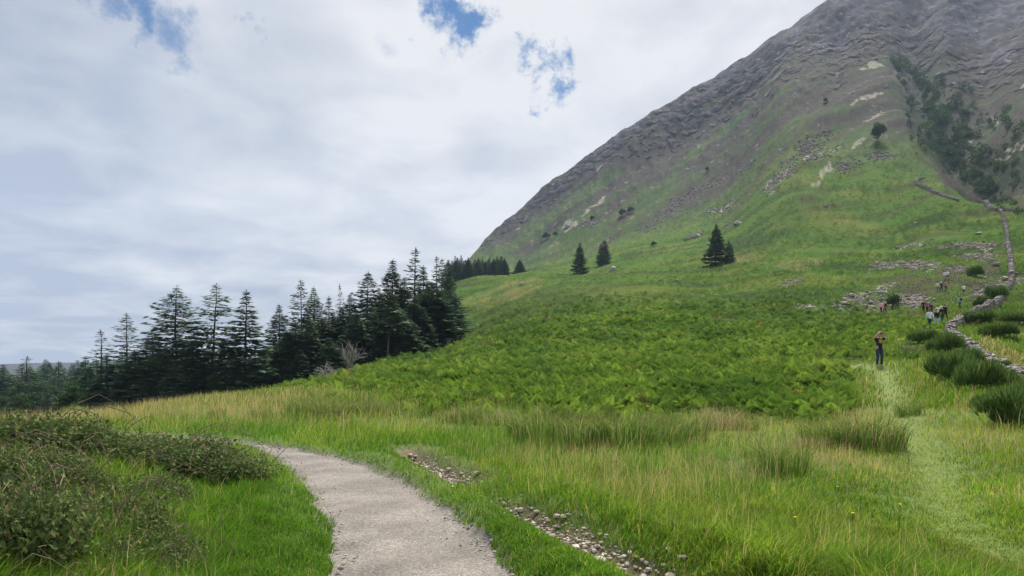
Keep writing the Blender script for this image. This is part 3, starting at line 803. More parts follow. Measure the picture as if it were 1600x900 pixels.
def blades(name, X, Y, hgt, wid, bend, colr, material, tipcol=None, zoff=-.01, kind='stuff', yaw=None):
    n = len(X); z0 = h(X, Y) + zoff
    ya = rng.uniform(0, 2 * np.pi, n) if yaw is None else yaw
    tw = rng.uniform(0, 2 * np.pi, n)
    sx, sy = np.cos(tw), np.sin(tw); dx, dy = np.cos(ya), np.sin(ya)
    V = np.empty((n, 5, 3)); Cc = np.empty((n, 5, 3))
    for k_, (s_, f_) in enumerate(((-.5, 0), (.5, 0), (-.42, .55), (.42, .55))):
        o = bend * hgt * (.0 if f_ == 0 else .28)
        V[:, k_, 0] = X + sx * wid * s_ + dx * o; V[:, k_, 1] = Y + sy * wid * s_ + dy * o
        V[:, k_, 2] = z0 + hgt * f_ * np.sqrt(np.maximum(.1, 1 - (bend * .5) ** 2))
    V[:, 4, 0] = X + dx * bend * hgt; V[:, 4, 1] = Y + dy * bend * hgt; V[:, 4, 2] = z0 + hgt * np.sqrt(np.maximum(.08, 1 - bend ** 2))
    Cc[:] = colr[:, None]
    if tipcol is not None: Cc[:, 4] = tipcol; Cc[:, 2:4] = (colr + tipcol)[:, None] / 2
    base = (np.arange(n) * 5)[:, None, None]
    T = (np.array([[0, 1, 3], [0, 3, 2], [2, 3, 4]])[None] + base).reshape(-1, 3)
    o = link(name, mesh_np(name, V.reshape(-1, 3), T, None, [material], Cc.reshape(-1, 3)))
    if kind: o['kind'] = kind
    return o


def inst(tv, tf, pos, scale, yaw, tilt=None, tdir=None, colr=None, jit=0.0, sc3=None):
    """many transformed copies of one small template, joined in one array"""
    n = len(pos); V = np.repeat(tv[None], n, 0) * (scale[:, None, None] if scale.ndim == 1 else scale[:, None, :])
    if jit: V = V * (1 + rng.uniform(-jit, jit, V.shape))
    c, s = np.cos(yaw)[:, None], np.sin(yaw)[:, None]
    if tilt is not None:
        ct, st = np.cos(tilt)[:, None], np.sin(tilt)[:, None]
        y_, z_ = V[..., 1] * ct - V[..., 2] * st, V[..., 1] * st + V[..., 2] * ct
        V[..., 1], V[..., 2] = y_, z_
    x_, y_ = V[..., 0] * c - V[..., 1] * s, V[..., 0] * s + V[..., 1] * c
    V[..., 0], V[..., 1] = x_, y_
    V += pos[:, None]
    T = (tf[None] + (np.arange(n) * len(tv))[:, None, None]).reshape(-1, 3)
    Cc = None if colr is None else np.repeat(colr, len(tv), 0)
    return V.reshape(-1, 3), T, Cc


def pick(n, cols, w, var=.18):
    cols = np.array(cols); i = rng.choice(len(cols), n, p=np.array(w) / sum(w))
    return cols[i] * (1 + rng.uniform(-var, var, (n, 1)))


LU, MI, YE, TA, DK = c3(.100, .245, .018), c3(.155, .285, .024), c3(.30, .37, .042), c3(.46, .38, .16), c3(.050, .125, .016)

# ---- the meadow: short turf by the path, longer patchy grass beyond
n = 430000
X, Y = frame_rand(n, 607, 985, pw=.85)
r = np.hypot(X, Y)
sd_p = np.empty(n); dd_ = np.empty(n); dtt = np.empty(n); tdd = np.empty(n)
sd_p = path_sd(X, Y); dd_, dtt = seg_dist(X, Y, ditch[::3]); tdd, _ = seg_dist(X, Y, trail[::3])
side_r = X > np.interp(Y, pr[::-1, 1][40:], pr[::-1, 0][40:]) if False else None
pn = fbm(X / 1.7, Y / 2.6, 71, 4); pn2 = fbm(X / .55, Y / .8, 72, 3); pn3 = fbm(X / 4.5, Y / 7, 73, 3)
gapv = 1 - sst(.30, .36, dtt) * (1 - sst(.42, .50, dtt)) * .8
keep = (sd_p > -.02 + .16 * pn2 + .10 * fbm(X / .4, Y / .4, 77, 2)) & ((dd_ > .22 + .28 * pn2) | (rng.random(n) > gapv * .97)) & ~(in_bracken(X, Y) & (rng.random(n) > .22))
X, Y, r, sd_p, tdd, pn, pn2, pn3, dd_, gapv = [v[keep] for v in (X, Y, r, sd_p, tdd, pn, pn2, pn3, dd_, gapv)]
n = len(X)
left = X < np.interp(Y, mid[::-1, 1][30:], mid[::-1, 0][30:])
verge = (1 - sst(.6, 1.9, sd_p + .5 * pn)) * np.where(left, .35, 1)
tus = fbm(X / .42, Y / .42, 74, 2)
trl = np.exp(-(tdd / (.62 + .2 * pn2)) ** 2)
strip = sst(17, 19.5, Y + 1.5 * pn - .02 * X) * (1 - sst(10, 40, X))
hg = (.20 + .13 * pn + .07 * pn2 + .16 * tus + .10 * left + .06 * (left & (X < -3.2))) * (1 + .35 * sst(9, 16, Y)) * rng.uniform(.55, 1.25, n)
hg = np.clip(hg, .07, .5) * (1 - .42 * verge) * (1 - .74 * trl) * (1 + .1 * strip) * (1 - gapv * .65 * (1 - sst(.15, .9, dd_)))
hg = np.clip(hg * .88 * np.where(left, .45 + .55 * sst(.3, 1.0, sd_p), 1), .035, .6)
pt = np.clip(.03 + .30 * sst(.12, .5, pn3 + .7 * pn) * (1 - verge) * (1 - left) + .38 * strip * sst(-.4, .3, pn) - .06 * verge, 0, .8)
for bx, by, rr_, aa in [(1130, 665, 1.6, .5), (1320, 722, .9, .6), (1250, 700, .9, .5), (870, 705, 1.2, .35), (1560, 700, 1.2, .35), (1000, 745, .9, .3), (1120, 720, .8, .3), (1440, 640, 1.6, .4), (1530, 640, 2., .4)]:
    gx_, gy_ = pix_flat(bx, by, .15); pt = pt + 1.4 * aa * np.exp(-(((X - gx_) / rr_) ** 2 + ((Y - gy_) / (rr_ * 1.5)) ** 2)) * (.6 + pn2)
pt = np.clip(pt + .45 * sst(-5, -10, X) * sst(20, 24, Y), 0, .85)
pt = np.where(rng.random(n) < .02, pt + .2, pt)
py_ = np.clip(.24 + .35 * sst(-.1, .4, pn3) + .25 * sst(4, 9, X) - .22 * verge + .06 * trl - .15 * left, 0, .9)
u = rng.random(n); u2 = rng.random(n)
cl = np.where((u < pt)[:, None], TA, np.where((u2 < py_)[:, None], YE, np.where((rng.random(n) < .45)[:, None], LU, np.where((rng.random(n) < .25)[:, None], DK, MI))))
cl = cl * rng.uniform(.72, 1.22, (n, 1)) * (1 + .30 * np.clip(pn, -.6, .6))[:, None]
wd_b = np.maximum(rng.uniform(.004, .009, n), r * .00062)
stalk = (u < pt)
wd_b = np.where(stalk, wd_b * .65, wd_b); hg = np.where(stalk, hg * rng.uniform(1.0, 1.55, n), hg)
flow = fbm(X / .5, Y / .5, 75, 2) * 5 + fbm(X / 4, Y / 4, 76, 2) * 4
blades('meadow_grass', X, Y, hg, wd_b, np.clip(rng.uniform(.3, .97, n) - .35 * stalk, .05, .95), cl, M_grass, yaw=flow + rng.normal(0, .9, n))

# ---- flowering grass heads, pale and feathery, in drifts
n = 17000
X, Y = frame_rand(n, 609, 900, pw=.9)
sd_p = path_sd(X, Y); tdd, _ = seg_dist(X, Y, trail[::3]); dd_, _ = seg_dist(X, Y, ditch[::3])
pn = fbm(X / 2.2, Y / 3.4, 81, 4)
strip = sst(17, 19, Y - .02 * X) * (1 - sst(8, 40, X))
k_ = (sd_p > 1.2) & (tdd > .7) & (dd_ > .6) & (rng.random(n) < np.clip(sst(.12, .45, pn) + .6 * strip * sst(-.3, .2, pn), 0, 1)) & ~(in_bracken(X, Y) & (rng.random(n) > .10))
X, Y = X[k_], Y[k_]; n = len(X); r = np.hypot(X, Y)
blades('seed_heads', X, Y, rng.uniform(.30, .62, n), np.maximum(.005, r * .0006), rng.uniform(.05, .4, n),
       pick(n, [c3(.20, .20, .06), c3(.30, .25, .10)], [1, 1]), M_grass, pick(n, [c3(.56, .46, .26), c3(.48, .35, .22), c3(.42, .42, .20)], [3, 1.4, 1]))

# ---- tan and green grass on the slope beyond the bracken and around the wall
gp = []
for y0, y1, nn in ((505, 640, 60000), (395, 505, 30000)):
    xx = rng.uniform(-40, 1680, nn); yy = rng.uniform(y0, y1, nn)
    gp.append(np.stack([xx, yy], 1))
gp = np.concatenate(gp); g = ground_at(gp[:, 0], gp[:, 1]); X, Y = g[:, 0] + rng.normal(0, .15, len(g)), g[:, 1] + rng.normal(0, .25, len(g))
r = np.hypot(X, Y); tdd, _ = seg_dist(X, Y, trail[::3])
tanm = in_px(gp[:, 0], gp[:, 1], X, Y, tan_px); hm = in_px(gp[:, 0], gp[:, 1], X, Y, heath_px); sm = in_px(gp[:, 0], gp[:, 1], X, Y, scree_px + pale_px)
k_ = (r > 24) & (r < 260) & ~(in_bracken(X, Y) & (rng.random(len(X)) > .04)) & ~(sm & (rng.random(len(X)) > .10)) & (rng.random(len(X)) > .8 * np.exp(-(tdd / .45) ** 2))
X, Y, r, tanm, hm, tdd = [v[k_] for v in (X, Y, r, tanm, hm, tdd)]; n = len(X)
pn = fbm(X / 9, Y / 6, 91, 4)
cl = pick(n, [MI * .8, YE * .66, LU * .75], [2, 1.2, 1.4]) * (1 + .5 * np.clip(pn, -.5, .5))[:, None]
cl = np.where(((tanm & (rng.random(n) < .7)) | (rng.random(n) < .05 + .14 * sst(.1, .4, pn)))[:, None], pick(n, [TA * .95, c3(.28, .23, .09)], [1, 1]), cl)
cl = np.where((hm & (rng.random(n) < .30 + .6 * sst(-.2, .3, fbm(X / 5, Y / 8, 92, 3))))[:, None], pick(n, [HEATH * .9, c3(.075, .055, .04), c3(.055, .065, .025)], [2, 1, 1]), cl)
blades('hill_grass', X, Y, rng.uniform(.22, .5, n) * np.where(hm, .5, 1) * (1 - .6 * np.exp(-(tdd / .8) ** 2)) * np.where(r > 90, 1.3, 1), np.maximum(.014, r * .0010), rng.uniform(.1, .7, n), cl, M_grass)


# ---- bracken
def frond_template(npin=9, curve=.55):
    V, T = [], []
    def pt(t):
        return np.array([0, .62 * t ** 1.6 * curve * 1.6, t * (1 - .28 * t * curve * 1.4)])
    for i in range(4):
        t0, t1 = i / 4, (i + 1) / 4
        a, b_ = pt(t0), pt(t1); w_ = .008
        k = len(V); V += [a + [-w_, 0, 0], a + [w_, 0, 0], b_ + [0, 0, 0]]; T.append([k, k + 1, k + 2])
    for i in range(npin):
        t = .30 + .70 * i / (npin - 1); p = pt(t); d = pt(min(1, t + .05)) - pt(t - .05); d /= np.linalg.norm(d)
        L_ = .36 * (1 - ((t - .30) / .72) ** 1.2) + .03; w_ = .036 * (1 - .45 * (t - .3))
        for s_ in (-1, 1):
            tip = p + np.array([s_ * L_, 0, -.05 * L_]) + d * L_ * .25
            m_ = p + np.array([s_ * L_ * .45, 0, .02]) + d * L_ * .12
            k = len(V); V += [p, m_ + d * w_, tip, m_ - d * w_]; T += [[k, k + 1, k + 2], [k, k + 2, k + 3]]
    return np.array(V), np.array(T)


ftv, ftf = frond_template(11); ftv2, ftf2 = frond_template(5, .7)


def bracken_points(n, y0, y1, x0, x1):
    xx = rng.uniform(x0, x1, n); yy = rng.uniform(y0, y1, n)
    g = ground_at(xx, yy); r = np.hypot(g[:, 0], g[:, 1])
    X = g[:, 0] + rng.normal(0, .004, n) * r; Y = g[:, 1] + rng.normal(0, .012, n) * r
    return X, Y


def bcol(X, Y, n):
    pn = fbm(X / 7, Y / 11, 101, 4); pm = fbm(X / 2, Y / 3, 102, 3); pb = fbm(X / 28, Y / 38, 105, 3); r = np.hypot(X, Y)
    c = pick(n, [c3(.135, .230, .028), c3(.190, .275, .038), c3(.085, .160, .024)], [2, 1.2, 1.1])
    c = mix(c, c3(.055, .125, .022) * np.ones_like(c), sst(-.05, .4, pn) * .6)
    c = mix(c, c3(.045, .095, .026) * np.ones_like(c), sst(62, 105, r) * sst(-.22, .12, pb) * .4)
    c = mix(c, c3(.20, .27, .05) * np.ones_like(c), sst(.1, .45, -pn) * .6)
    return np.where((rng.random(n) < .004 + .03 * sst(.22, .45, pm))[:, None], c3(.26, .19, .05), c)


X, Y = bracken_points(30000, 428, 668, 240, 1500)
k_ = in_bracken(X + rng.normal(0, .5, len(X)), Y + rng.normal(0, 1, len(Y)) * np.where(Y < 45, 3.2, 1.6)) & (rng.random(len(X)) < 1 - sst(95, 165, np.hypot(X, Y))); td2, _ = seg_dist(X, Y, trail[::2]); k_ &= (td2 > 1.5) & ~((np.abs(X - 18.6) < 1.6) & (Y < 36) & (Y > 22)); X, Y = X[k_], Y[k_]
lum = bcol(X, Y, len(X)); ph_ = fbm(X / 1.6, Y / 1.9, 112, 3); ph2 = fbm(X / 6, Y / 7, 113, 2)
k_ = ph_ + .5 * ph2 > -.34; X, Y, lum, ph_, ph2 = X[k_], Y[k_], lum[k_], ph_[k_], ph2[k_]
pa = []
for q_ in range(4):
    n = len(X); r = np.hypot(X, Y)
    px_, py_2 = X + rng.normal(0, .16, n), Y + rng.normal(0, .16, n)
    sc = rng.uniform(.46, .82, n) * np.clip(1 + .75 * ph_ + .45 * ph2, .45, 1.7) * np.where(r < 32, .9, 1.08)
    pos = np.stack([px_, py_2, h(px_, py_2) - .05], 1)
    pa.append(inst(ftv, ftf, pos, sc, rng.uniform(0, 6.283, n), rng.uniform(-.5, .15, n), None, lum * rng.uniform(.75, 1.25, (n, 1))))
Vb_ = np.concatenate([p[0] for p in pa]); off = np.cumsum([0] + [len(p[0]) for p in pa[:-1]])
o = link('bracken', mesh_np('bracken', Vb_, np.concatenate([p[1] + o_ for p, o_ in zip(pa, off)]), None, [M_frond], np.concatenate([p[2] for p in pa])))
tag(o, kind='stuff')

# bracken and low scrub further up the slope, as looser tufts
xx = rng.uniform(-20, 1660, 60000); yy = rng.uniform(225, 535, 60000)
g = ground_at(xx, yy); X, Y = g[:, 0], g[:, 1]; r = np.hypot(X, Y); X = X + rng.normal(0, .004, len(X)) * r; Y = Y + rng.normal(0, .01, len(X)) * r
pn = fbm(X / 40, Y / 22, 24, 4) + .35 * fbm(X / 8, Y / 6, 121, 3)
bad = in_px(xx, yy, X, Y, scree_px + pale_px + crag_px); hm = in_px(xx, yy, X, Y, heath_px + tan_px)
k_ = (r > 75) & (r < 520) & ~(in_bracken(X, Y) & (rng.random(len(X)) > sst(80, 150, r))) & (pn > -.22) & ~bad & ~(hm & (rng.random(len(X)) > .12))
X, Y, r, pn = X[k_], Y[k_], r[k_], pn[k_]; n = len(X)
cl = bcol(X, Y, n) * (1 - .45 * sst(90, 200, r))[:, None]
gi = np.clip(np.searchsorted(pg, np.arctan2(X, Y)), 0, NP - 1) * NR + np.clip(np.searchsorted(r_knots, r), 0, NR - 1)
cl = mix(cl, C[gi][:, :3] * rng.uniform(.6, 1.4, (n, 1)), .6)
vv, tt3, cc = inst(ftv2, ftf2, np.stack([X, Y, h(X, Y) - .1], 1), rng.uniform(.7, 1.25, n) * np.clip(r / 150, .8, 1.7), rng.uniform(0, 6.283, n), rng.uniform(-.5, .2, n), None, cl)
tag(link('hillside_scrub', mesh_np('hillside_scrub', vv, tt3, None, [M_frond], cc)), kind='stuff')


# ---- stones
def ico(sub=1):
    bm = bmesh.new(); bmesh.ops.create_icosphere(bm, subdivisions=sub, radius=.5)
    v = np.array([v.co[:] for v in bm.verts]); f = np.array([[v.index for v in q_.verts] for q_ in bm.faces]); bm.free(); return v, f


iv, if_ = ico(1)
STC = [c3(.38, .345, .33), c3(.28, .255, .25), c3(.48, .44, .41), c3(.36, .30, .28), c3(.19, .18, .17)]


def stones(name, X, Y, size, flat=(.45, .8), cols=STC, wts=(3, 2, 1.4, 1.5, .8), sink=.15, z=None, parent=None, kind='stuff'):
    n = len(X); s3 = np.stack([size * rng.uniform(.8, 1.5, n), size * rng.uniform(.7, 1.1, n), size * rng.uniform(*flat, n)], 1)
    zz = (h(X, Y) if z is None else z) + s3[:, 2] * (.5 - sink)
    vv, tt3, cc = inst(iv, if_, np.stack([X, Y, zz], 1), s3, rng.uniform(0, 6.283, n), rng.normal(0, .25, n), None, pick(n, cols, wts, .2), jit=.17)
    o = link(name, mesh_np(name, vv, tt3, None, [M_stone], cc), parent)
    if kind: o['kind'] = kind
    return o


xs, ys, dk_ = [], [], []
for w_ in scree_px + crag_px[:5] + crag_px[6:]:
    pp = np.array(w_, float); lo, hi = pp.min(0) - 5, pp.max(0) + 5; area = (hi - lo).prod()
    m_ = int(np.clip(area * .55, 60, 2200)); sx_, sy_ = rng.uniform(lo[0], hi[0], m_), rng.uniform(lo[1], hi[1], m_)
    g = ground_at(sx_, sy_); r = np.hypot(g[:, 0], g[:, 1])
    k_ = in_px(sx_, sy_, g[:, 0], g[:, 1], [w_]) & (fbm(*pol(g[:, 0], g[:, 1], 70, 30), 77, 3) + .10 * rng.normal(0, 1, m_) > -.02); xs.append(g[k_, 0]); ys.append(g[k_, 1])
X, Y = np.concatenate(xs), np.concatenate(ys); r = np.hypot(X, Y)
X += rng.normal(0, .004, len(X)) * r; Y += rng.normal(0, .008, len(X)) * r
stones('scree', X, Y, np.maximum(rng.lognormal(-1.2, .5, len(X)), r * rng.uniform(.0014, .003, len(X))), cols=[c * np.array([.80, .76, .74]) for c in STC])
# ditch stones
n = 7500
t = rng.uniform(.02, 1, n); i_ = (t * (len(ditch) - 1)).astype(int); f_ = t * (len(ditch) - 1) - i_
p0 = ditch[i_] * (1 - f_)[:, None] + ditch[np.minimum(i_ + 1, len(ditch) - 1)] * f_[:, None]
X, Y = p0[:, 0] + rng.normal(0, .14, n), p0[:, 1] + rng.normal(0, .14, n)
gp_ = 1 - sst(.30, .36, t) * (1 - sst(.42, .50, t)) * .93; k_ = rng.random(n) < gp_; X, Y = X[k_], Y[k_]
k_ = rng.random(len(X)) < .95; X, Y = X[k_], Y[k_]
stones('ditch_stones', X, Y, np.clip(rng.lognormal(-3.75, .6, len(X)), .012, .11), (.4, .8), [c3(.50, .43, .37), c3(.42, .34, .28), c3(.58, .53, .48), c3(.28, .23, .19)], (3, 2, 1.6, 1))
# loose grit and bits of stone on the path and at its edges
n = 2200
t = rng.integers(60, len(pl) - 60, n); e_ = np.where(rng.random(n) < .9, rng.choice([0., 1.], n) + rng.normal(0, .06, n), rng.random(n))
p0 = pl[t] * (1 - e_)[:, None] + pr[t] * e_[:, None] + rng.normal(0, .03, (n, 2))
stones('path_grit', p0[:, 0], p0[:, 1], np.clip(rng.lognormal(-4.1, .45, n), .008, .045), (.5, .9), [c3(.33, .30, .28), c3(.27, .245, .225), c3(.42, .39, .36)], (3, 2, 1), sink=-.1, z=h(p0[:, 0], p0[:, 1]) + .035 * (np.abs(e_ - .5) < .5))

BLAB = [  # single boulders
 (957, 424, 10, 13, 'pale pointed boulder on the green slope below the two lone spruces'),
 (1086, 371, 15, 9, 'largest grey rock of the outcrop left of the paired spruces'),
 (1073, 375, 10, 6, 'smaller flat rock at the left end of the outcrop near the paired spruces'),
 (1153, 352, 14, 7, 'flat grey rock on the slope above the paired spruces'),
 (1058, 440, 6, 4, 'small pale stone in the dark bracken under the paired spruces'),
 (887, 357, 13, 9, 'pale rock face high on the mountain flank left of the lone spruces'),
 (722, 523, 11, 7, 'pale boulder at the right foot of the spruce plantation'),
 (815, 446, 9, 5, 'grey rock on the crest of the pale green knoll'),
 (1430, 352, 7, 5, 'pale stone alone on the green slope left of the stone wall'),
 (1290, 323, 6, 5, 'pale stone on the bright green shoulder under the sandy track'),
 (1528, 366, 11, 4, 'broad grey slab among the scree beside the upper wall'),
 (1556, 415, 12, 7, 'grey slab on the brown heather left of the upper wall'),
 (326, 882, 26, 10, 'flat pale stone in the grass left of the gravel path'),
 (908, 807, 9, 5, 'pale stone lying on grass at the upper bank of the stony ditch'),
]
bv_, bf_ = ico(3)
for px, py, wpx, hpx, lab in BLAB:
    g = ground_at(px, py)[0]; Y_ = g[1]; W_ = wpx / F * Y_; H_ = hpx / F * Y_ * 1.25
    u_ = bv_.copy()
    for _ in range(11):
        nn_ = rng.normal(0, 1, 3); nn_ /= np.linalg.norm(nn_); ex_ = np.maximum(0, u_ @ nn_ - rng.uniform(.24, .42)); u_ = u_ - ex_[:, None] * nn_
    v = u_ * np.array([W_, W_ * .75, H_]) * 1.2; nz = 1 + .16 * fbm(bv_[:, 0] * 2.3 + px, bv_[:, 1] * 2.3 + bv_[:, 2] * 1.9, 9, 3) ; v = v * nz[:, None]
    v[:, 2] = np.where(v[:, 2] < -.2 * H_, -.2 * H_, v[:, 2])
    o = link('boulder', mesh_np('boulder', v, bf_, None, [M_stone], pick(1, [c3(.33, .31, .29)], [1]).repeat(len(v), 0), smooth=False))
    o.location = (g[0], g[1], hz(*g) + H_ * .18); o.rotation_euler = (0, 0, rng.uniform(-.5, .5))
    tag(o, lab, 'boulder', 'boulders on the slope')


# ---- dry-stone walls
def wall(name, pix, hts, wid, step, label, group, courses=5, thick=None):
    g = ground_at([p[0] for p in pix], [p[1] for p in pix])
    n = 400; ln = catmull(g, n); L_ = np.concatenate([[0], np.cumsum(np.linalg.norm(np.diff(ln, axis=0), axis=1))])
    hk = np.interp(np.linspace(0, 1, n), np.linspace(0, 1, len(hts)), hts)
    tang = np.gradient(ln, axis=0); tang /= np.linalg.norm(tang, axis=1)[:, None]; nor = np.stack([-tang[:, 1], tang[:, 0]], 1)
    P_, S_, Yw = [], [], []
    s_ = 0
    while s_ < L_[-1]:
        f_ = s_ / L_[-1] * (n - 1); i_ = int(f_); H_ = hk[i_] * (1 + .30 * perlin(np.array([s_ * .55]), np.array([3.3 + len(pix)]), 5)[0])
        base = ln[i_]; z0 = hz(*base); zc_ = -.05; ch = step * .42
        yaw_ = math.atan2(tang[i_, 1], tang[i_, 0])
        while zc_ < H_:
            ww = wid * (1 - .35 * zc_ / max(H_, .2))
            top_ = zc_ + ch >= H_
            for off_ in ((-ww / 2, 0, ww / 2) if top_ else (-ww / 2, ww / 2)):
                o_ = off_ + rng.normal(0, .04); a_ = rng.normal(0, step * .22)
                P_.append((base[0] + nor[i_, 0] * o_ + tang[i_, 0] * a_, base[1] + nor[i_, 1] * o_ + tang[i_, 1] * a_, z0 + zc_ + ch / 2 + rng.normal(0, .02)))
                S_.append((step * rng.uniform(.8, 1.6), step * rng.uniform(.7, 1.2), ch * rng.uniform(.85, 1.5))); Yw.append(yaw_ + rng.normal(0, .25))
            zc_ += ch
        if rng.random() < .5:       # tumbled stones at the foot
            o_ = rng.choice([-1, 1]) * rng.uniform(.5, 1.1) * wid; b2 = base + nor[i_] * o_
            P_.append((b2[0], b2[1], hz(*b2) + .05)); S_.append((step * .9, step * .7, ch)); Yw.append(rng.uniform(0, 6))
        s_ += step * rng.uniform(.75, 1.05)
    n = len(P_); cl = .72 * pick(n, STC + [c3(.34, .27, .13), c3(.46, .43, .40)], (3, 2.4, 1.6, 1, 1.6, .5, .9), .22)
    vv, tt3, cc = inst(iv, if_, np.array(P_), np.array(S_), np.array(Yw), rng.normal(0, .22, n), None, cl, jit=.20)
    mid_ = np.array([*ln[n and 200], hz(*ln[200])])
    o = link(name, mesh_np(name, vv - mid_, tt3, None, [M_stone], cc)); o.location = mid_
    tag(o, label, 'stone wall', group)
    return ln


wl = wall('dry_stone_wall', [(1625, 600), (1600, 592), (1565, 580), (1540, 567), (1522, 551), (1503, 537), (1487, 524), (1490, 512), (1512, 500), (1540, 487), (1562, 473), (1576, 452), (1582, 436)],
          [.35, .4, .42, .5, .6, .8, .95, 1.0, 1.0, .95, .85, .85, .8], .58, .27, 'tumbled grey dry-stone wall bending round behind the dark gorse bushes', 'dry-stone walls')
wall('dry_stone_wall', [(1581, 434), (1579, 410), (1575, 385), (1572, 360), (1566, 336), (1562, 331)], [1.0, 1.0, 1.0, 1.1, 1.1, 1.0], .62, .46, 'straight stone wall climbing the slope above the bend, up to the ravine', 'dry-stone walls')
wall('dry_stone_wall', [(1600, 331), (1575, 330), (1560, 330), (1545, 325), (1534, 316), (1528, 313)], [.8, 1.2, 1.2, 1.1, .9, .7], 1.3, .6, 'low stone wall crossing the lip of the ravine at the top of the straight wall', 'dry-stone walls')
wall('dry_stone_wall', [(1496, 314), (1480, 309), (1462, 302), (1445, 295), (1434, 289), (1433, 284), (1443, 279)], [.6, .9, 1.0, 1.1, 1.1, 1.0, .7], 1.0, .7, 'thin pale stone wall curving over the green shoulder below the mountain', 'dry-stone walls')


# ---- conifers
def cyl_path(P_, Rr, seg=7):
    P_ = np.array(P_, float); V, T = [], []
    for i, (p, r_) in enumerate(zip(P_, Rr)):
        d = P_[min(i + 1, len(P_) - 1)] - P_[max(i - 1, 0)]; d /= np.linalg.norm(d) + 1e-9
        a = np.cross(d, [0.31, .95, .1]); a /= np.linalg.norm(a) + 1e-9; b_ = np.cross(d, a)
        th = np.arange(seg) / seg * 2 * np.pi
        V.append(p + r_ * (np.cos(th)[:, None] * a + np.sin(th)[:, None] * b_))
    for i in range(len(P_) - 1):
        for k in range(seg):
            k2 = (k + 1) % seg; o_ = i * seg
            T += [[o_ + k, o_ + k2, o_ + seg + k2], [o_ + k, o_ + seg + k2, o_ + seg + k]]
    return np.concatenate(V), np.array(T)


class Acc:
    def __init__(s): s.V, s.T, s.C, s.n = [], [], [], 0
    def add(s, V, T, C=None):
        s.V.append(V); s.T.append(np.asarray(T) + s.n); s.n += len(V)
        if C is not None: s.C.append(np.broadcast_to(C, (len(V), 3)) if np.ndim(C) == 1 else C)
    def mesh(s, name, mats): return mesh_np(name, np.concatenate(s.V), np.concatenate(s.T), None, mats, np.concatenate(s.C) if s.C else None)


NC = [c3(.080, .145, .078), c3(.065, .120, .072), c3(.115, .185, .080), c3(.050, .095, .060)]


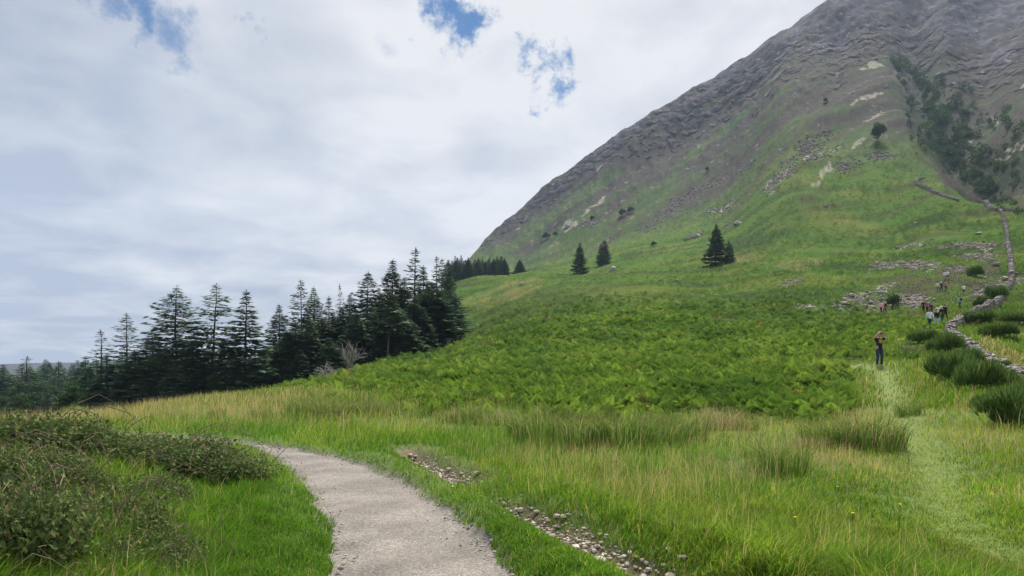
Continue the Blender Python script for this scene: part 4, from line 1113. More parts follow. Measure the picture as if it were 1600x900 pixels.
def spruce(H=18., W=3.6, base=.05, gap=.0, pw=.8, seed=0, upt=.15, layer=.55, dens=1.0, top_thin=.0, flat_top=0.):
    g = np.random.default_rng(seed); tr, cr_ = Acc(), Acc()
    zs = np.linspace(0, 1, 14); wob_ = np.cumsum(g.normal(0, .035, (14, 2)), 0) * (1 - flat_top * 0)
    TP = np.stack([wob_[:, 0], wob_[:, 1], zs * H], 1); TR = .15 * H / 18 * (1 - zs) ** .85 + .012
    tr.add(*cyl_path(TP, TR))
    sprV, sprT, sprC = [], [], []
    zz = base * H
    while zz < H * .985:
        t = zz / H; k = (zz / H - base) / (1 - base)
        L0 = W * (1 - k) ** pw * (1 if k > .12 else .75 + 2 * k)
        if flat_top: L0 = max(L0, W * flat_top * min(1, (1 - k) * 7))
        nb = max(4, int(g.integers(5, 8) * dens))
        L0 *= min(1, .18 + (1 - k) * 4.5)
        if g.random() < .7 * gap * (.35 + .65 * t): nb = max(2, nb // 3)
        a0 = g.uniform(0, 6.28)
        c0 = np.array([np.interp(t, zs, TP[:, 0]), np.interp(t, zs, TP[:, 1]), zz])
        for b_ in range(nb):
            a = a0 + b_ * 6.283 / nb + g.normal(0, .25); L_ = L0 * g.uniform(.62, 1.18)
            el = g.normal(upt * (k - .35) * 2.4 - .10, .12)
            d = np.array([math.cos(a) * math.cos(el), math.sin(a) * math.cos(el), math.sin(el)])
            sag = .10 * L_ * (1 - k)
            pts = [c0 + d * L_ * f_ + np.array([0, 0, -sag * math.sin(f_ * 2.6) + .14 * L_ * f_ ** 3]) for f_ in (0, .35, .7, 1.)]
            tr.add(*cyl_path(pts, [.035 + .012 * L_, .03, .018, .006], 3))
            ns = max(6, int(L_ * 15 * dens)); side = np.array([-math.sin(a), math.cos(a), 0])
            fs = g.uniform(.12, 1.02, ns) ** .75
            P4 = np.array(pts); pp = np.stack([np.interp(fs, [0, .35, .7, 1.], P4[:, q_]) for q_ in range(3)], 1)
            spread = (.16 + .30 * L_ * (1 - fs) * .55)[:, None] * g.normal(0, 1, (ns, 1))
            pp = pp + side * spread + np.array([0, 0, 1]) * (g.normal(-.04, .07, (ns, 1)) - np.abs(spread) * .16)
            # a spray: a drooping three-bladed fan pointing out along the branch
            dirs = d[None] * g.uniform(.5, 1., (ns, 1)) + side * np.sign(spread) * g.uniform(.1, .9, (ns, 1)) + np.array([0, 0, -.28]) * g.uniform(.2, 1.2, (ns, 1))
            dirs /= np.linalg.norm(dirs, axis=1)[:, None]
            wv = np.cross(dirs, np.array([0, 0, 1.])); wv /= np.linalg.norm(wv, axis=1)[:, None] + 1e-9
            wv = wv + np.array([0, 0, 1]) * g.normal(0, .35, (ns, 1))
            sl = (g.uniform(.42, .80, ns) * (.42 + .75 * (1 - k)))[:, None]; sw = sl * g.uniform(.20, .34, (ns, 1))
            q = np.stack([pp - dirs * sl * .25, pp + wv * sw + dirs * sl * .25, pp + dirs * sl, pp - wv * sw + dirs * sl * .2], 1)
            sprV.append(q.reshape(-1, 3)); base_i = np.arange(ns)[:, None] * 4
            sprT.append((np.concatenate([base_i + [[0, 1, 2]], base_i + [[0, 2, 3]]])))
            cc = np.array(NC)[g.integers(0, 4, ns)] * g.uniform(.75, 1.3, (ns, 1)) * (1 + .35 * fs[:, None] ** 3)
            sprC.append(cc.repeat(4, 0))
        zz += layer * g.uniform(.6, 1.25) * (1.15 - .55 * k) * (H / 18)
    # leading shoot
    tipz = TP[-1]
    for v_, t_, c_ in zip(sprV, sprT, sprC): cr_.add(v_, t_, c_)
    for q_ in range(8):
        a = g.uniform(0, 6.28); zq = tipz + np.array([0, 0, -.9 + q_ * .13]); d = np.array([math.cos(a) * .16, math.sin(a) * .16, .22]) * (1.5 - q_ * .12)
        cr_.add(np.array([zq, zq + d * .5 + [.04, 0, .05], zq + d, zq + d * .5 - [.04, 0, .05]]), [[0, 1, 2], [0, 2, 3]], NC[1])
    return tr.mesh('trunk', [M_bark]), cr_.mesh('crown', [M_needle]), H


SP = {
 'dense': spruce(18, 3.3, .04, .0, .80, 1, dens=1.15),
 'cone': spruce(18, 3.2, .05, .12, .86, 2, upt=.2, dens=1.0),
 'gappy': spruce(18, 3.6, .06, .40, .62, 3, upt=.25, layer=.58, dens=.85),
 'broad': spruce(18, 4.3, .04, .25, .58, 4, upt=.22, layer=.52, dens=.95),
 'thin': spruce(18, 2.7, .08, .50, .85, 5, upt=.30, layer=.72, dens=.75),
 'bare': spruce(18, 3.0, .42, .25, .70, 6, upt=.2, dens=.9),
 'round': spruce(18, 3.1, .04, .05, .48, 8, dens=1.15),
 'open': spruce(18, 3.5, .30, .45, .74, 9, upt=.2, layer=.60, dens=.8),
}


def put_tree(kind, px, top, Y_, label, group, name='spruce_tree', wf=1.0, protos=SP, cat='spruce', zb=None):
    wide = 1.9 if protos is SP else 1
    X_ = (px - CX) / F * Y_; z_ = hz(X_, Y_) if zb is None else zb
    t_, c_, H0 = protos[kind]
    H_ = max(2.5, CAMZ + (HZ - top) / F * Y_ - z_); s_ = H_ / H0
    root = empty(name, (X_, Y_, z_ - .15), rng.uniform(0, 6.28)); root.scale = (s_ * wf * wide, s_ * wf * wide, s_)
    link('trunk', t_, root); link('crown', c_, root)
    tag(root, label, cat, group)
    return root


GP = 'spruces along the plantation edge'
MAIN = [
 ('thin', 157, 514, 128, 'small thin see-through spruce at the far left end of the tree line', 1.1),
 ('gappy', 197, 486, 108, 'sparse spruce with gaps showing sky, first tall one from the left', .85),
 ('broad', 277, 445, 102, 'broadest spruce of the left clump, with flat layered boughs and a wide blunt top', .92),
 ('open', 331, 442, 99, 'slim spruce with bare trunk showing in mid crown, between the broadest and the neat cone', .95),
 ('cone', 382, 452, 97, 'neat cone-shaped spruce at the right end of the left clump, before the gap', 1.0),
 ('dense', 437, 474, 118, 'dense spruce standing first right of the gap in the tree line', .95),
 ('gappy', 470, 434, 112, 'tall leaning-topped sparse spruce second right of the gap', .68),
 ('dense', 491, 447, 116, 'dense pointed spruce close behind the sparse leaning-topped one', .8),
 ('cone', 512, 462, 122, 'shorter pointed spruce before the dip of the right tree line', .8),
 ('thin', 531, 443, 150, 'very thin spruce tip poking up alone above the dip of the right tree line', .5),
 ('dense', 546, 458, 124, 'bushy spruce left of the round-headed one', .9),
 ('round', 573, 423, 118, 'dense round-headed spruce in the middle of the right tree line', .82),
 ('cone', 592, 447, 126, 'spruce in the notch between the round-headed one and the pointed one', .8),
 ('dense', 613, 404, 120, 'tall dense spruce with sharp crown just right of the round-headed one', .85),
 ('bare', 605, 447, 104, 'spruce with long bare pale trunk standing at the front beside the dead tree', .9),
 ('thin', 648, 386, 140, 'tallest spruce of the plantation, slender spire against the sky', .95),
 ('dense', 632, 432, 118, 'dark spruce filling below the tallest spire, on its left', .9),
 ('cone', 664, 414, 130, 'dark spruce right below the tallest spire, on its right', .9),
 ('thin', 681, 398, 152, 'thin pale spire left of the flat-topped spruce at the plantation end', .7),
 ('gappy', 691, 402, 146, 'flat-topped spruce near the right end of the plantation', .75),
 ('dense', 703, 420, 142, 'last tall spruce at the right edge of the plantation, against the pale knoll', .78),
]
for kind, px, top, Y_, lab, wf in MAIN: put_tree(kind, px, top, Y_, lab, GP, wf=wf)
LOW = [(140,570,118),(168,552,104),(215,545,98),(238,515,108),(252,545,96),(300,530,95),(318,545,94),(352,535,95),(368,560,93),(402,560,100),
       (190,575,94),(275,560,93),(335,580,92),(230,590,92),(428,540,104),(447,515,103),(462,500,104),(484,505,103),(503,495,106),(522,488,107),(534,478,112),(556,488,107),(580,478,110),
       (596,500,106),(628,480,108),(648,462,112),(660,480,112),(676,440,122),(688,455,126),(700,452,134),(706,470,138),(640,505,109),(515,530,100),(470,545,100),(545,520,104),(568,515,105),(617,520,107),(672,495,117),(690,500,127),(440,560,100)]
for i, (px, top, Y_) in enumerate(LOW):
    put_tree(['dense', 'cone', 'round', 'dense', 'broad'][i % 5], px, top, Y_ + rng.uniform(-1, 3), 'dark low spruce merging with its neighbours in the lower part of the plantation', 'dark spruces packed inside the plantation', wf=rng.uniform(1.15, 1.5))
for i in range(34):
    px = 130 + 575 * (i + .5) / 34 + rng.uniform(-6, 6); Y_ = rng.uniform(135, 185)
    line = np.interp(px, [120, 200, 280, 400, 430, 470, 520, 570, 610, 650, 710], [565, 530, 505, 560, 520, 480, 492, 462, 450, 430, 430])
    put_tree(['dense', 'cone', 'thin', 'round'][i % 4], px, line + rng.uniform(4, 34), Y_, 'dark spruce standing in the rear ranks of the plantation, half hidden by the front ones', 'spruces in the rear ranks of the plantation', wf=rng.uniform(.9, 1.2))
for i in range(26):
    px = 700 + 92 * (i + .5) / 26 + rng.uniform(-2, 2); row = i % 2; Y_ = 395 + 22 * row + rng.uniform(-6, 6)
    top = np.interp(px, [700, 715, 740, 760, 775, 785, 792], [402, 400, 402, 403, 400, 402, 404]) + rng.uniform(-3, 7)
    put_tree(['dense', 'cone', 'thin', 'round'][i % 4], px, top, Y_, 'small blue-green spruce in the distant row on the skyline right of the plantation', 'distant spruces below the mountain', wf=rng.uniform(.9, 1.3))
put_tree('dense', 812, 405, 395, 'small bushy spruce alone right of the distant spruce row', None, wf=1.5)
put_tree('dense', 906, 379, 300, 'left one of the two lone dark spruces below the mountain, slender', None, wf=.95)
put_tree('round', 943, 375, 352, 'right one of the two lone dark spruces, paler and further up the slope', None, wf=1.1)
put_tree('dense', 1119, 349, 228, 'taller tree of the close pair of spruces out on the open green slope', None, wf=.98)
put_tree('round', 1140, 375, 227, 'shorter tree of the close pair of spruces out on the open green slope', None, wf=.85)


# ---- broadleaved trees and bushes
def broadleaf(H=10., W=4.2, seed=0, nleaf=3600, cols=None, ls=.42, trunk=.22):
    g = np.random.default_rng(seed); tr, cr_ = Acc(), Acc()
    cols = cols or [c3(.045, .085, .022), c3(.060, .105, .028), c3(.032, .064, .020)]
    fork = H * trunk; tr.add(*cyl_path([(0, 0, 0), (.1, .05, fork * .6), (.05, .1, fork), (.0, .2, H * .55)], [.22, .18, .15, .06]))
    lob = []
    for i in range(15):
        a = g.uniform(0, 6.28); t = g.uniform(.25, .95); rr = W * .72 * math.sin(math.pi * min(1, .25 + .72 * t)) * g.uniform(.35, 1)
        p = np.array([math.cos(a) * rr, math.sin(a) * rr, H * (.22 + .68 * t)]); lob.append((p, W * g.uniform(.26, .44)))
        st = np.array([.05, .1, fork + (p[2] - fork) * .25]); tr.add(*cyl_path([st, st * .5 + p * .5 + [0, 0, .3], p], [.09, .06, .02], 4))
    per = nleaf // len(lob)
    for p, s_ in lob:
        v = g.normal(0, 1, (per, 3)); v /= np.linalg.norm(v, axis=1)[:, None]; v *= (g.random((per, 1)) ** .4) * s_ * np.array([1.1, 1.1, .78])
        c_ = p + v; d = g.normal(0, 1, (per, 3)); d /= np.linalg.norm(d, axis=1)[:, None]; e_ = np.cross(d, g.normal(0, 1, (per, 3))); e_ /= np.linalg.norm(e_, axis=1)[:, None] + 1e-9
        L_ = ls * g.uniform(.6, 1.3, (per, 1)); q = np.stack([c_ - d * L_ * .5, c_ + e_ * L_ * .34, c_ + d * L_ * .5, c_ - e_ * L_ * .34], 1)
        bi = np.arange(per)[:, None] * 4
        cc = np.array(cols)[g.integers(0, len(cols), per)] * g.uniform(.75, 1.25, (per, 1)) * g.uniform(.85, 1.15)
        cr_.add(q.reshape(-1, 3), np.concatenate([bi + [[0, 1, 2]], bi + [[0, 2, 3]]]), cc.repeat(4, 0))
    return tr.mesh('trunk', [M_bark]), cr_.mesh('crown', [M_leaf]), H


BL = {'a': broadleaf(10, 4.3, 21, cols=[c3(.034, .066, .022), c3(.046, .082, .026)]), 'b': broadleaf(10, 4.0, 22, cols=[c3(.038, .072, .024), c3(.05, .09, .03)]), 'c': broadleaf(10, 3.4, 23),
      'bush': broadleaf(6, 3.6, 24, 2000, ls=.5, trunk=.06)}
for i, (px, top, Y_) in enumerate([(418, 540, 122), (430, 562, 112), (412, 575, 105), (120, 598, 112), (150, 600, 106), (128, 582, 135)]):
    put_tree('abc'[i % 3], px, top, Y_, ['mid-green leafy tree filling the gap in the tree line, highest one', 'mid-green leafy tree in the gap of the tree line, right of the highest one', 'low leafy tree at the foot of the gap in the tree line',
             'leafy tree at the left foot of the tree line behind the bracken knoll', 'leafy bush-like tree under the thin end spruce', 'leafy tree behind the left end of the tree line'][i], None, 'leafy_tree', 1.2, BL, 'tree')
# the valley wood to the left, tree by tree
for i in range(118):
    px = rng.uniform(-60, 150) if i % 4 else rng.uniform(150, 420); Y_ = 140 + 240 * (i / 118) ; conif = i > 62 or i % 5 == 0
    line = np.interp(Y_, [150, 200, 260, 330, 380], [620, 605, 590, 577, 570]) - (px - 40) * .03 + rng.uniform(-9, 6)
    if conif: put_tree(['dense', 'cone', 'thin'][i % 3], px, line - rng.uniform(0, 4), Y_, 'blue-green conifer in the valley wood beyond the meadow edge', 'conifers of the valley wood', wf=1.4)
    else: put_tree('abc'[i % 3], px, line, Y_, 'rounded leafy tree in the valley wood beyond the meadow edge', 'leafy trees of the valley wood', 'leafy_tree', 1.25, BL, 'tree')
put_tree('thin', 40, 556, 230, 'spired conifer rising above the valley wood against the distant hill, the tallest there', None, wf=1.7)
put_tree('thin', 90, 563, 270, 'second spired conifer of the valley wood, before the dip to the distant hill', None, wf=1.4)
put_tree('cone', 6, 568, 240, 'spired conifer of the valley wood at the left margin of the view', None, wf=1.3)
put_tree('cone', 135, 556, 190, 'dark pointed conifer between the valley wood and the tree line', None, wf=1.3)

for px, base, top, lab in [(1372, 222, 190, 'round dark tree on the grassy shoulder beside the sandy track'), (1021, 385, 376, 'small round bush beside the rocks below the crags'), (853, 374, 362, 'dark bush beside pale rocks on the lower mountain flank'),
                      (868, 370, 361, 'low bush right of the dark bush on the lower mountain flank'), (1290, 160, 152, 'small dark bush in the heather high on the mountain'), (972, 338, 325, 'dark spreading bush on the mountain flank above the lone spruces'), (985, 333, 322, 'bush close right of the spreading one on the mountain flank'),
                      (925, 345, 336, 'small bush on the mountain flank left of the spreading one'), (1396, 482, 475, 'small green bush on the brown heather beside the pink and orange walkers'), (1105, 268, 260, 'tiny bush under the grey crags of the ridge')]:
    g = ground_at(px, base)[0]
    put_tree('bush', px, top, g[1], lab, None, 'bush', 1.0 if px != 1372 else .75, BL, 'bush')
# the wood filling the ravine reads as one mass
xx = rng.uniform(1385, 1640, 9000); yy = rng.uniform(95, 335, 9000)
xc = np.interp(yy, [95, 150, 200, 250, 300, 335], [1405, 1425, 1462, 1495, 1545, 1575]); wl_ = np.interp(yy, [95, 150, 200, 250, 300, 335], [8, 14, 26, 30, 22, 10]); wr_ = np.interp(yy, [95, 150, 200, 250, 300, 335], [8, 95, 130, 95, 40, 12])
dxx = (xx - xc) + 26 * fbm(xx / 40, yy / 30, 132, 3)
k_ = rng.random(len(xx)) < np.where(dxx < 0, np.exp(-(dxx / (wl_ * .9)) ** 2), np.exp(-(dxx / (wr_ * .55)) ** 2) + .10 * (dxx < wr_ * 1.2)) * .52 * sst(-.28, .25, fbm(xx / 22, yy / 16, 131, 3))
xx, yy = xx[k_], yy[k_]
g = ground_at(xx, yy); n = len(g); sc = rng.lognormal(.75, .42, n) * np.clip(np.hypot(g[:, 0], g[:, 1]) / 420, .7, 1.3)
ga = np.random.default_rng(77); lv_ = ga.normal(0, 1, (110, 3)); lv_ /= np.linalg.norm(lv_, axis=1)[:, None]; lv_ *= ga.uniform(.35, 1, (110, 1)) * [.68, .68, .60]; lv_[:, 2] += .50
dl = ga.normal(0, 1, (110, 3)) * .10; el_ = ga.normal(0, 1, (110, 3)) * .09
ctv = np.stack([lv_ - dl, lv_ + el_, lv_ + dl], 1).reshape(-1, 3); ctf = np.arange(330).reshape(-1, 3)
vv, tt3, cc = inst(ctv, ctf, np.stack([g[:, 0], g[:, 1], h(g[:, 0], g[:, 1]) - .6], 1), sc, rng.uniform(0, 6.28, n), None, None, pick(n, [c3(.042, .085, .026), c3(.060, .110, .030), c3(.030, .058, .022)], [2, 1.2, 1], .2))
tag(link('ravine_wood', mesh_np('ravine_wood', vv, tt3, None, [M_needle], cc)), kind='stuff')


# ---- bleached dead trees
def dead_tree(px, base, hgt, spread, seed, label, nmain=7, flat=0.0):
    g_ = np.random.default_rng(seed); p0 = np.array([(px - CX) / F * base, base]); tr = Acc(); wd_ = Acc()

    def grow(p, d, L_, r_, lvl, acc):
        pts = [p]; dd2 = d.copy()
        for i in range(4):
            dd2 = dd2 + g_.normal(0, .16, 3) + np.array([0, 0, .05 - flat * .1]); dd2 /= np.linalg.norm(dd2); pts.append(pts[-1] + dd2 * L_ / 4)
        acc.add(*cyl_path(pts, np.linspace(r_, r_ * .45, 5), 5))
        if lvl < 3:
            for i in range(g_.integers(2, 5)):
                f_ = g_.uniform(.35, 1); q_ = np.array(pts[min(4, int(f_ * 4))]); nd = dd2 * .8 + g_.normal(0, .55, 3); nd /= np.linalg.norm(nd)
                grow(q_, nd, L_ * g_.uniform(.4, .7), r_ * .5, lvl + 1, acc)
    for i in range(nmain):
        a = g_.uniform(0, 6.28); e_ = g_.uniform(.2, 1) * spread; d = np.array([math.cos(a) * e_, math.sin(a) * e_ * .6, 1 - flat]); d /= np.linalg.norm(d)
        grow(np.array([g_.normal(0, .15 + flat * 1.6), g_.normal(0, .15), 0]), d, hgt * g_.uniform(.45, .75), .10 if i else .15, 0 if i else 0, tr if i < 2 else wd_)
    root = empty('dead_tree', (p0[0], p0[1], hz(*p0) - .1)); link('trunk', tr.mesh('trunk', [M_bleach]), root); link('branches', wd_.mesh('branches', [M_bleach]), root)
    tag(root, label, 'dead tree')


dead_tree(548, 86, 4.4, .75, 5, 'bleached leafless tree forking upright in front of the dark spruces')
dead_tree(524, 83, 3.6, 1.5, 9, 'fallen grey brushwood lying left of the bleached upright dead tree', 9, .62)
dead_tree(688, 117, 3.2, 1.4, 12, 'grey dead brush at the foot of the plantation near its right end', 8, .5)


# ---- gorse, rushes, brambles
def gorse(seed, W=1.2, H=1.2, n=3400):
    g = np.random.default_rng(seed); st, fo = Acc(), Acc()
    for i in range(12):
        a = g.uniform(0, 6.28); st.add(*cyl_path([(0, 0, 0), (math.cos(a) * W * .3, math.sin(a) * W * .3, H * .4), (math.cos(a) * W * .6, math.sin(a) * W * .6, H * .75)], [.03, .02, .008], 4))
    lob = [(np.array([0, 0, H * .35]), W * .55)] + [(np.array([math.cos(a_) * W * r_, math.sin(a_) * W * r_, H * g.uniform(.15, .70) * (1.15 - .5 * r_)]), W * g.uniform(.24, .46)) for a_, r_ in zip(g.uniform(0, 6.28, 13), g.uniform(.3, .85, 13))]
    for p, s_ in lob:
        k = n // len(lob); v = g.normal(0, 1, (k, 3)); v[:, 2] = np.abs(v[:, 2]) * 1.1 - .35; v /= np.linalg.norm(v, axis=1)[:, None]
        c_ = p + v * s_ * g.uniform(.55, 1., (k, 1)) * np.array([1, 1, .85]); c_[:, 2] = np.maximum(c_[:, 2], .02)
        d = v * .7 + np.array([0, 0, .75]) + g.normal(0, .25, (k, 3)); d /= np.linalg.norm(d, axis=1)[:, None]
        e_ = np.cross(d, g.normal(0, 1, (k, 3))); e_ /= np.linalg.norm(e_, axis=1)[:, None]; f_ = np.cross(d, e_)
        L_ = g.uniform(.16, .48, (k, 1)); w_ = .022
        q = np.concatenate([np.stack([c_ - x_ * w_, c_ + x_ * w_, c_ + d * L_], 1).reshape(-1, 3) for x_ in (e_, f_)])
        cc = np.array([c3(.105, .185, .050), c3(.155, .245, .062), c3(.075, .135, .042), c3(.25, .33, .09)])[g.choice(4, k, p=[.38, .3, .2, .12])] * g.uniform(.75, 1.3, (k, 1))
        fo.add(q, np.arange(len(q)).reshape(-1, 3), np.tile(cc.repeat(3, 0), (2, 1)))
    return st.mesh('stems', [M_twig]), fo.mesh('foliage', [M_leaf])


GO = [gorse(31), gorse(32), gorse(33)]
for i, (px, base, wpx, hpx, lab) in enumerate([
    (1488, 598, 82, 62, 'dark rounded gorse bush nearest the trail, below the bend of the stone wall'),
    (1535, 612, 92, 62, 'biggest dark gorse bush, in front of the wall where it runs low'),
    (1590, 668, 130, 80, 'gorse bush lowest down the slope beside the trail, at the right margin'),
    (1545, 640, 60, 34, 'low gorse bush between the biggest one and the lowest one'),
    (1480, 552, 60, 40, 'gorse bush close under the corner of the stone wall'),
    (1445, 535, 50, 26, 'flat bright gorse bush left of the corner of the stone wall'),
    (1512, 575, 60, 40, 'gorse bush tucked against the front face of the stone wall'),
    (1628, 640, 110, 70, 'gorse bush at the foot of the wall outside the biggest one'),
    (1565, 525, 60, 28, 'long gorse bush behind the wall on the tan grass'),
    (1530, 505, 52, 26, 'dark gorse bush behind the wall at its bend'),
    (1573, 583, 26, 26, 'small spiky gorse bush behind the low end of the wall'),
    (1525, 432, 26, 22, 'gorse bush on the heather between wall and top walkers'),
    (1555, 470, 34, 30, 'green bush leaning on the left face of the upper wall bend'),
    (1535, 480, 26, 22, 'small gorse bush left of the upper wall bend'),
    (1580, 505, 50, 24, 'gorse bush at the right margin above the tan grass')]):
    g = ground_at(px, base)[0]; Y_ = g[1]; s_ = wpx / F * Y_ / 2.9; sz = hpx / F * Y_ / 1.45
    root = empty('gorse_bush', (g[0], g[1], hz(*g) - .05), rng.uniform(0, 6.28)); root.scale = (s_, s_, sz)
    link('stems', GO[i % 3][0], root); link('foliage', GO[i % 3][1], root); tag(root, lab, 'bush', 'gorse bushes by the wall')


def rush(seed, n=330, tanf=.12, W=.75):
    g = np.random.default_rng(seed); a = g.uniform(0, 6.28, n); rr = W * .55 * g.random(n) ** .6; hh = g.uniform(.5, 1.0, n); b_ = g.uniform(.08, .75, n)
    X_, Y_ = np.cos(a) * rr, np.sin(a) * rr; oa = a + g.normal(0, .7, n); V = np.empty((n, 5, 3)); tw = g.uniform(0, 6.28, n); wx, wy = np.cos(tw) * .006, np.sin(tw) * .006
    for k_, (s_, f_, o_) in enumerate(((-1, 0, 0), (1, 0, 0), (-.9, .55, .22), (.9, .55, .22))):
        V[:, k_] = np.stack([X_ + wx * s_ + np.cos(oa) * b_ * hh * o_, Y_ + wy * s_ + np.sin(oa) * b_ * hh * o_, hh * f_], 1)
    V[:, 4] = np.stack([X_ + np.cos(oa) * b_ * hh, Y_ + np.sin(oa) * b_ * hh, hh * np.sqrt(1 - b_ ** 2)], 1)
    T = (np.array([[0, 1, 3], [0, 3, 2], [2, 3, 4]])[None] + (np.arange(n) * 5)[:, None, None]).reshape(-1, 3)
    c_ = np.array([c3(.120, .215, .036), c3(.090, .165, .032), c3(.18, .27, .05)])[g.integers(0, 3, n)] * g.uniform(.75, 1.25, (n, 1)); c_ = np.where((g.random(n) < tanf)[:, None], c3(.40, .32, .17), c_)
    C5 = c_[:, None].repeat(5, 1).copy(); C5[:, 4] = C5[:, 4] * .5 + np.array([.10, .07, .035])
    return mesh_np('rush_clump', V.reshape(-1, 3), T, None, [M_grass], C5.reshape(-1, 3))


RU = [rush(41), rush(42, tanf=.25), rush(43, tanf=.65, W=.8)]
RL = [(842, 694, 62, 0), (886, 690, 52, 1), (908, 702, 76, 0), (945, 696, 62, 0), (975, 703, 70, 0), (1010, 690, 50, 1), (1038, 700, 60, 0), (1068, 690, 66, 0), (1290, 702, 60, 0), (1322, 704, 64, 0), (1352, 702, 62, 1), (1384, 698, 52, 0), (1268, 706, 40, 2), (1248, 703, 36, 2), (1222, 740, 60, 0), (1170, 672, 40, 1), (1128, 672, 54, 2),
      (490, 652, 40, 0), (512, 655, 44, 1), (535, 652, 40, 0), (560, 648, 36, 0), (585, 650, 38, 1), (610, 648, 34, 0), (470, 650, 36, 0), (700, 660, 38, 1), (740, 662, 40, 0), (775, 665, 44, 1), (655, 652, 34, 0), (340, 652, 30, 0), (405, 655, 32, 1), (1418, 650, 30, 0), (240, 655, 28, 0), (820, 680, 46, 0)]
for i, (px, base, hpx, kd) in enumerate(RL):
    g = ground_at(px, base)[0]; s_ = hpx / F * g[1] / .85 * rng.uniform(.62, 1.12)
    o = link('rush_clump', RU[kd]); o.location = (g[0], g[1], hz(*g) - .04); o.rotation_euler = (0, 0, rng.uniform(0, 6.28)); o.scale = (s_ * 1.25, s_ * 1.25, s_)
    where = 'in the long row of rushes below the bracken' if 830 < px < 1080 else 'in the dark patch left of the grass trail' if 1200 < px < 1420 else 'at the bracken edge beyond the gravel path' if px > 640 else 'in the tall grass beyond the bend of the path'
    tag(o, ('olive green rush clump ', 'rush clump with some straw-coloured stems ', 'bleached brown flattened rush clump ')[kd] + where, 'rushes', 'rush clumps in the meadow')


def bramble(seed, W=1.15, H=.62, n=11000):
    g = np.random.default_rng(seed); st, fo = Acc(), Acc()
    lob = [(np.array([g.uniform(-W, W) * .75, g.uniform(-W, W) * .6, H * g.uniform(.2, .62)]), H * g.uniform(.4, .62)) for _ in range(11)]
    for p, s_ in lob:
        k = n // len(lob); v = g.normal(0, 1, (k, 3)); v /= np.linalg.norm(v, axis=1)[:, None]
        c_ = p + v * s_ * (g.random((k, 1)) ** .45) * np.array([1.25, 1.25, .8]) + g.normal(0, .05, (k, 3)); c_[:, 2] = np.maximum(c_[:, 2], .0)
        d = g.normal(0, 1, (k, 3)) + v * .5; d /= np.linalg.norm(d, axis=1)[:, None]; nrm = v * .6 + np.array([0, 0, .6]) + g.normal(0, .45, (k, 3))
        e_ = np.cross(d, nrm); e_ /= np.linalg.norm(e_, axis=1)[:, None]; L_ = g.uniform(.013, .036, (k, 1))
        q = np.stack([c_ - d * L_, c_ + e_ * L_ * .62 + nrm * .006, c_ + d * L_, c_ - e_ * L_ * .62 + nrm * .006], 1); bi = np.arange(k)[:, None] * 4
        cc = np.array([c3(.085, .128, .042), c3(.115, .170, .050), c3(.058, .092, .034), c3(.19, .24, .08), c3(.23, .165, .10)])[g.choice(5, k, p=[.34, .28, .18, .14, .06])] * g.uniform(.7, 1.3, (k, 1))
        fo.add(q.reshape(-1, 3), np.concatenate([bi + [[0, 1, 2]], bi + [[0, 2, 3]]]), cc.repeat(4, 0))
    for i in range(20):
        a = g.uniform(0, 6.28); p = np.array([g.uniform(-W, W) * .8, g.uniform(-W, W) * .7, 0]); L_ = g.uniform(.5, 1.35); hh = H * g.uniform(.7, 1.35)
        pts = [p + np.array([math.cos(a) * L_ * f_, math.sin(a) * L_ * f_, hh * math.sin(f_ * 2.5) * (1.05 - .2 * f_)]) + g.normal(0, .03, 3) for f_ in (0, .2, .4, .6, .8, 1.)]
        st.add(*cyl_path(pts, [.006, .006, .005, .0045, .004, .002], 4))
    return st.mesh('stems', [M_twig]), fo.mesh('leaves', [M_leaf])


BR = [bramble(51), bramble(52), bramble(53)]
for i, (px, base, W_, H_, lab) in enumerate([
    (312, 745, .95, .85, 'bramble thicket hiding the bend where the gravel path disappears'),
    (268, 744, 1.1, .9, 'bramble thicket second left of the bend of the path'),
    (205, 742, 1.2, 1.0, 'dark dense bramble thicket in the middle of the long bramble bank'),
    (130, 748, 1.2, .95, 'bramble thicket left of the dark dense one on the bramble bank'),
    (60, 752, 1.2, 1.1, 'tall twiggy bramble at the left end of the bramble bank'),
    (-10, 760, 1.1, 1.2, 'tallest brown-stemmed bramble at the left margin of the view'),
    (318, 730, .7, .7, 'small bramble thicket right beside the vanishing edge of the path'),
    (5, 815, .8, .9, 'brown bramble tangle at the left margin below the bramble bank'),
    (95, 850, .7, .85, 'dark bramble tangle in the left foreground, middle of three'),
    (205, 855, .6, .6, 'low dark bramble in the grass nearest the path in the left foreground'),
    (40, 905, .8, 1.1, 'dark bramble tangle in the lower left corner'),
    (150, 800, .75, .7, 'low brownish bramble between the bramble bank and the left foreground tangles'),
    (70, 790, .8, .8, 'bramble under the tall twiggy one at the left of the bank'),
    (-80, 850, 1.1, 1.2, 'bramble at the left edge beside the lower corner tangle'),
    (165, 905, .55, .6, 'bramble with dead stems at the bottom left of the foreground')]):
    Y_ = CAMZ * F / (base - HZ) * .93; X_ = (px - CX) / F * Y_
    root = empty('bramble_bush', (X_, Y_, hz(X_, Y_) - .06), rng.uniform(-.4, .4)); root.scale = (W_ * 1.02, W_ * .88, H_ * .98)
    link('stems', BR[i % 3][0], root); link('leaves', BR[i % 3][1], root); tag(root, lab, 'bramble', 'brambles left of the path')

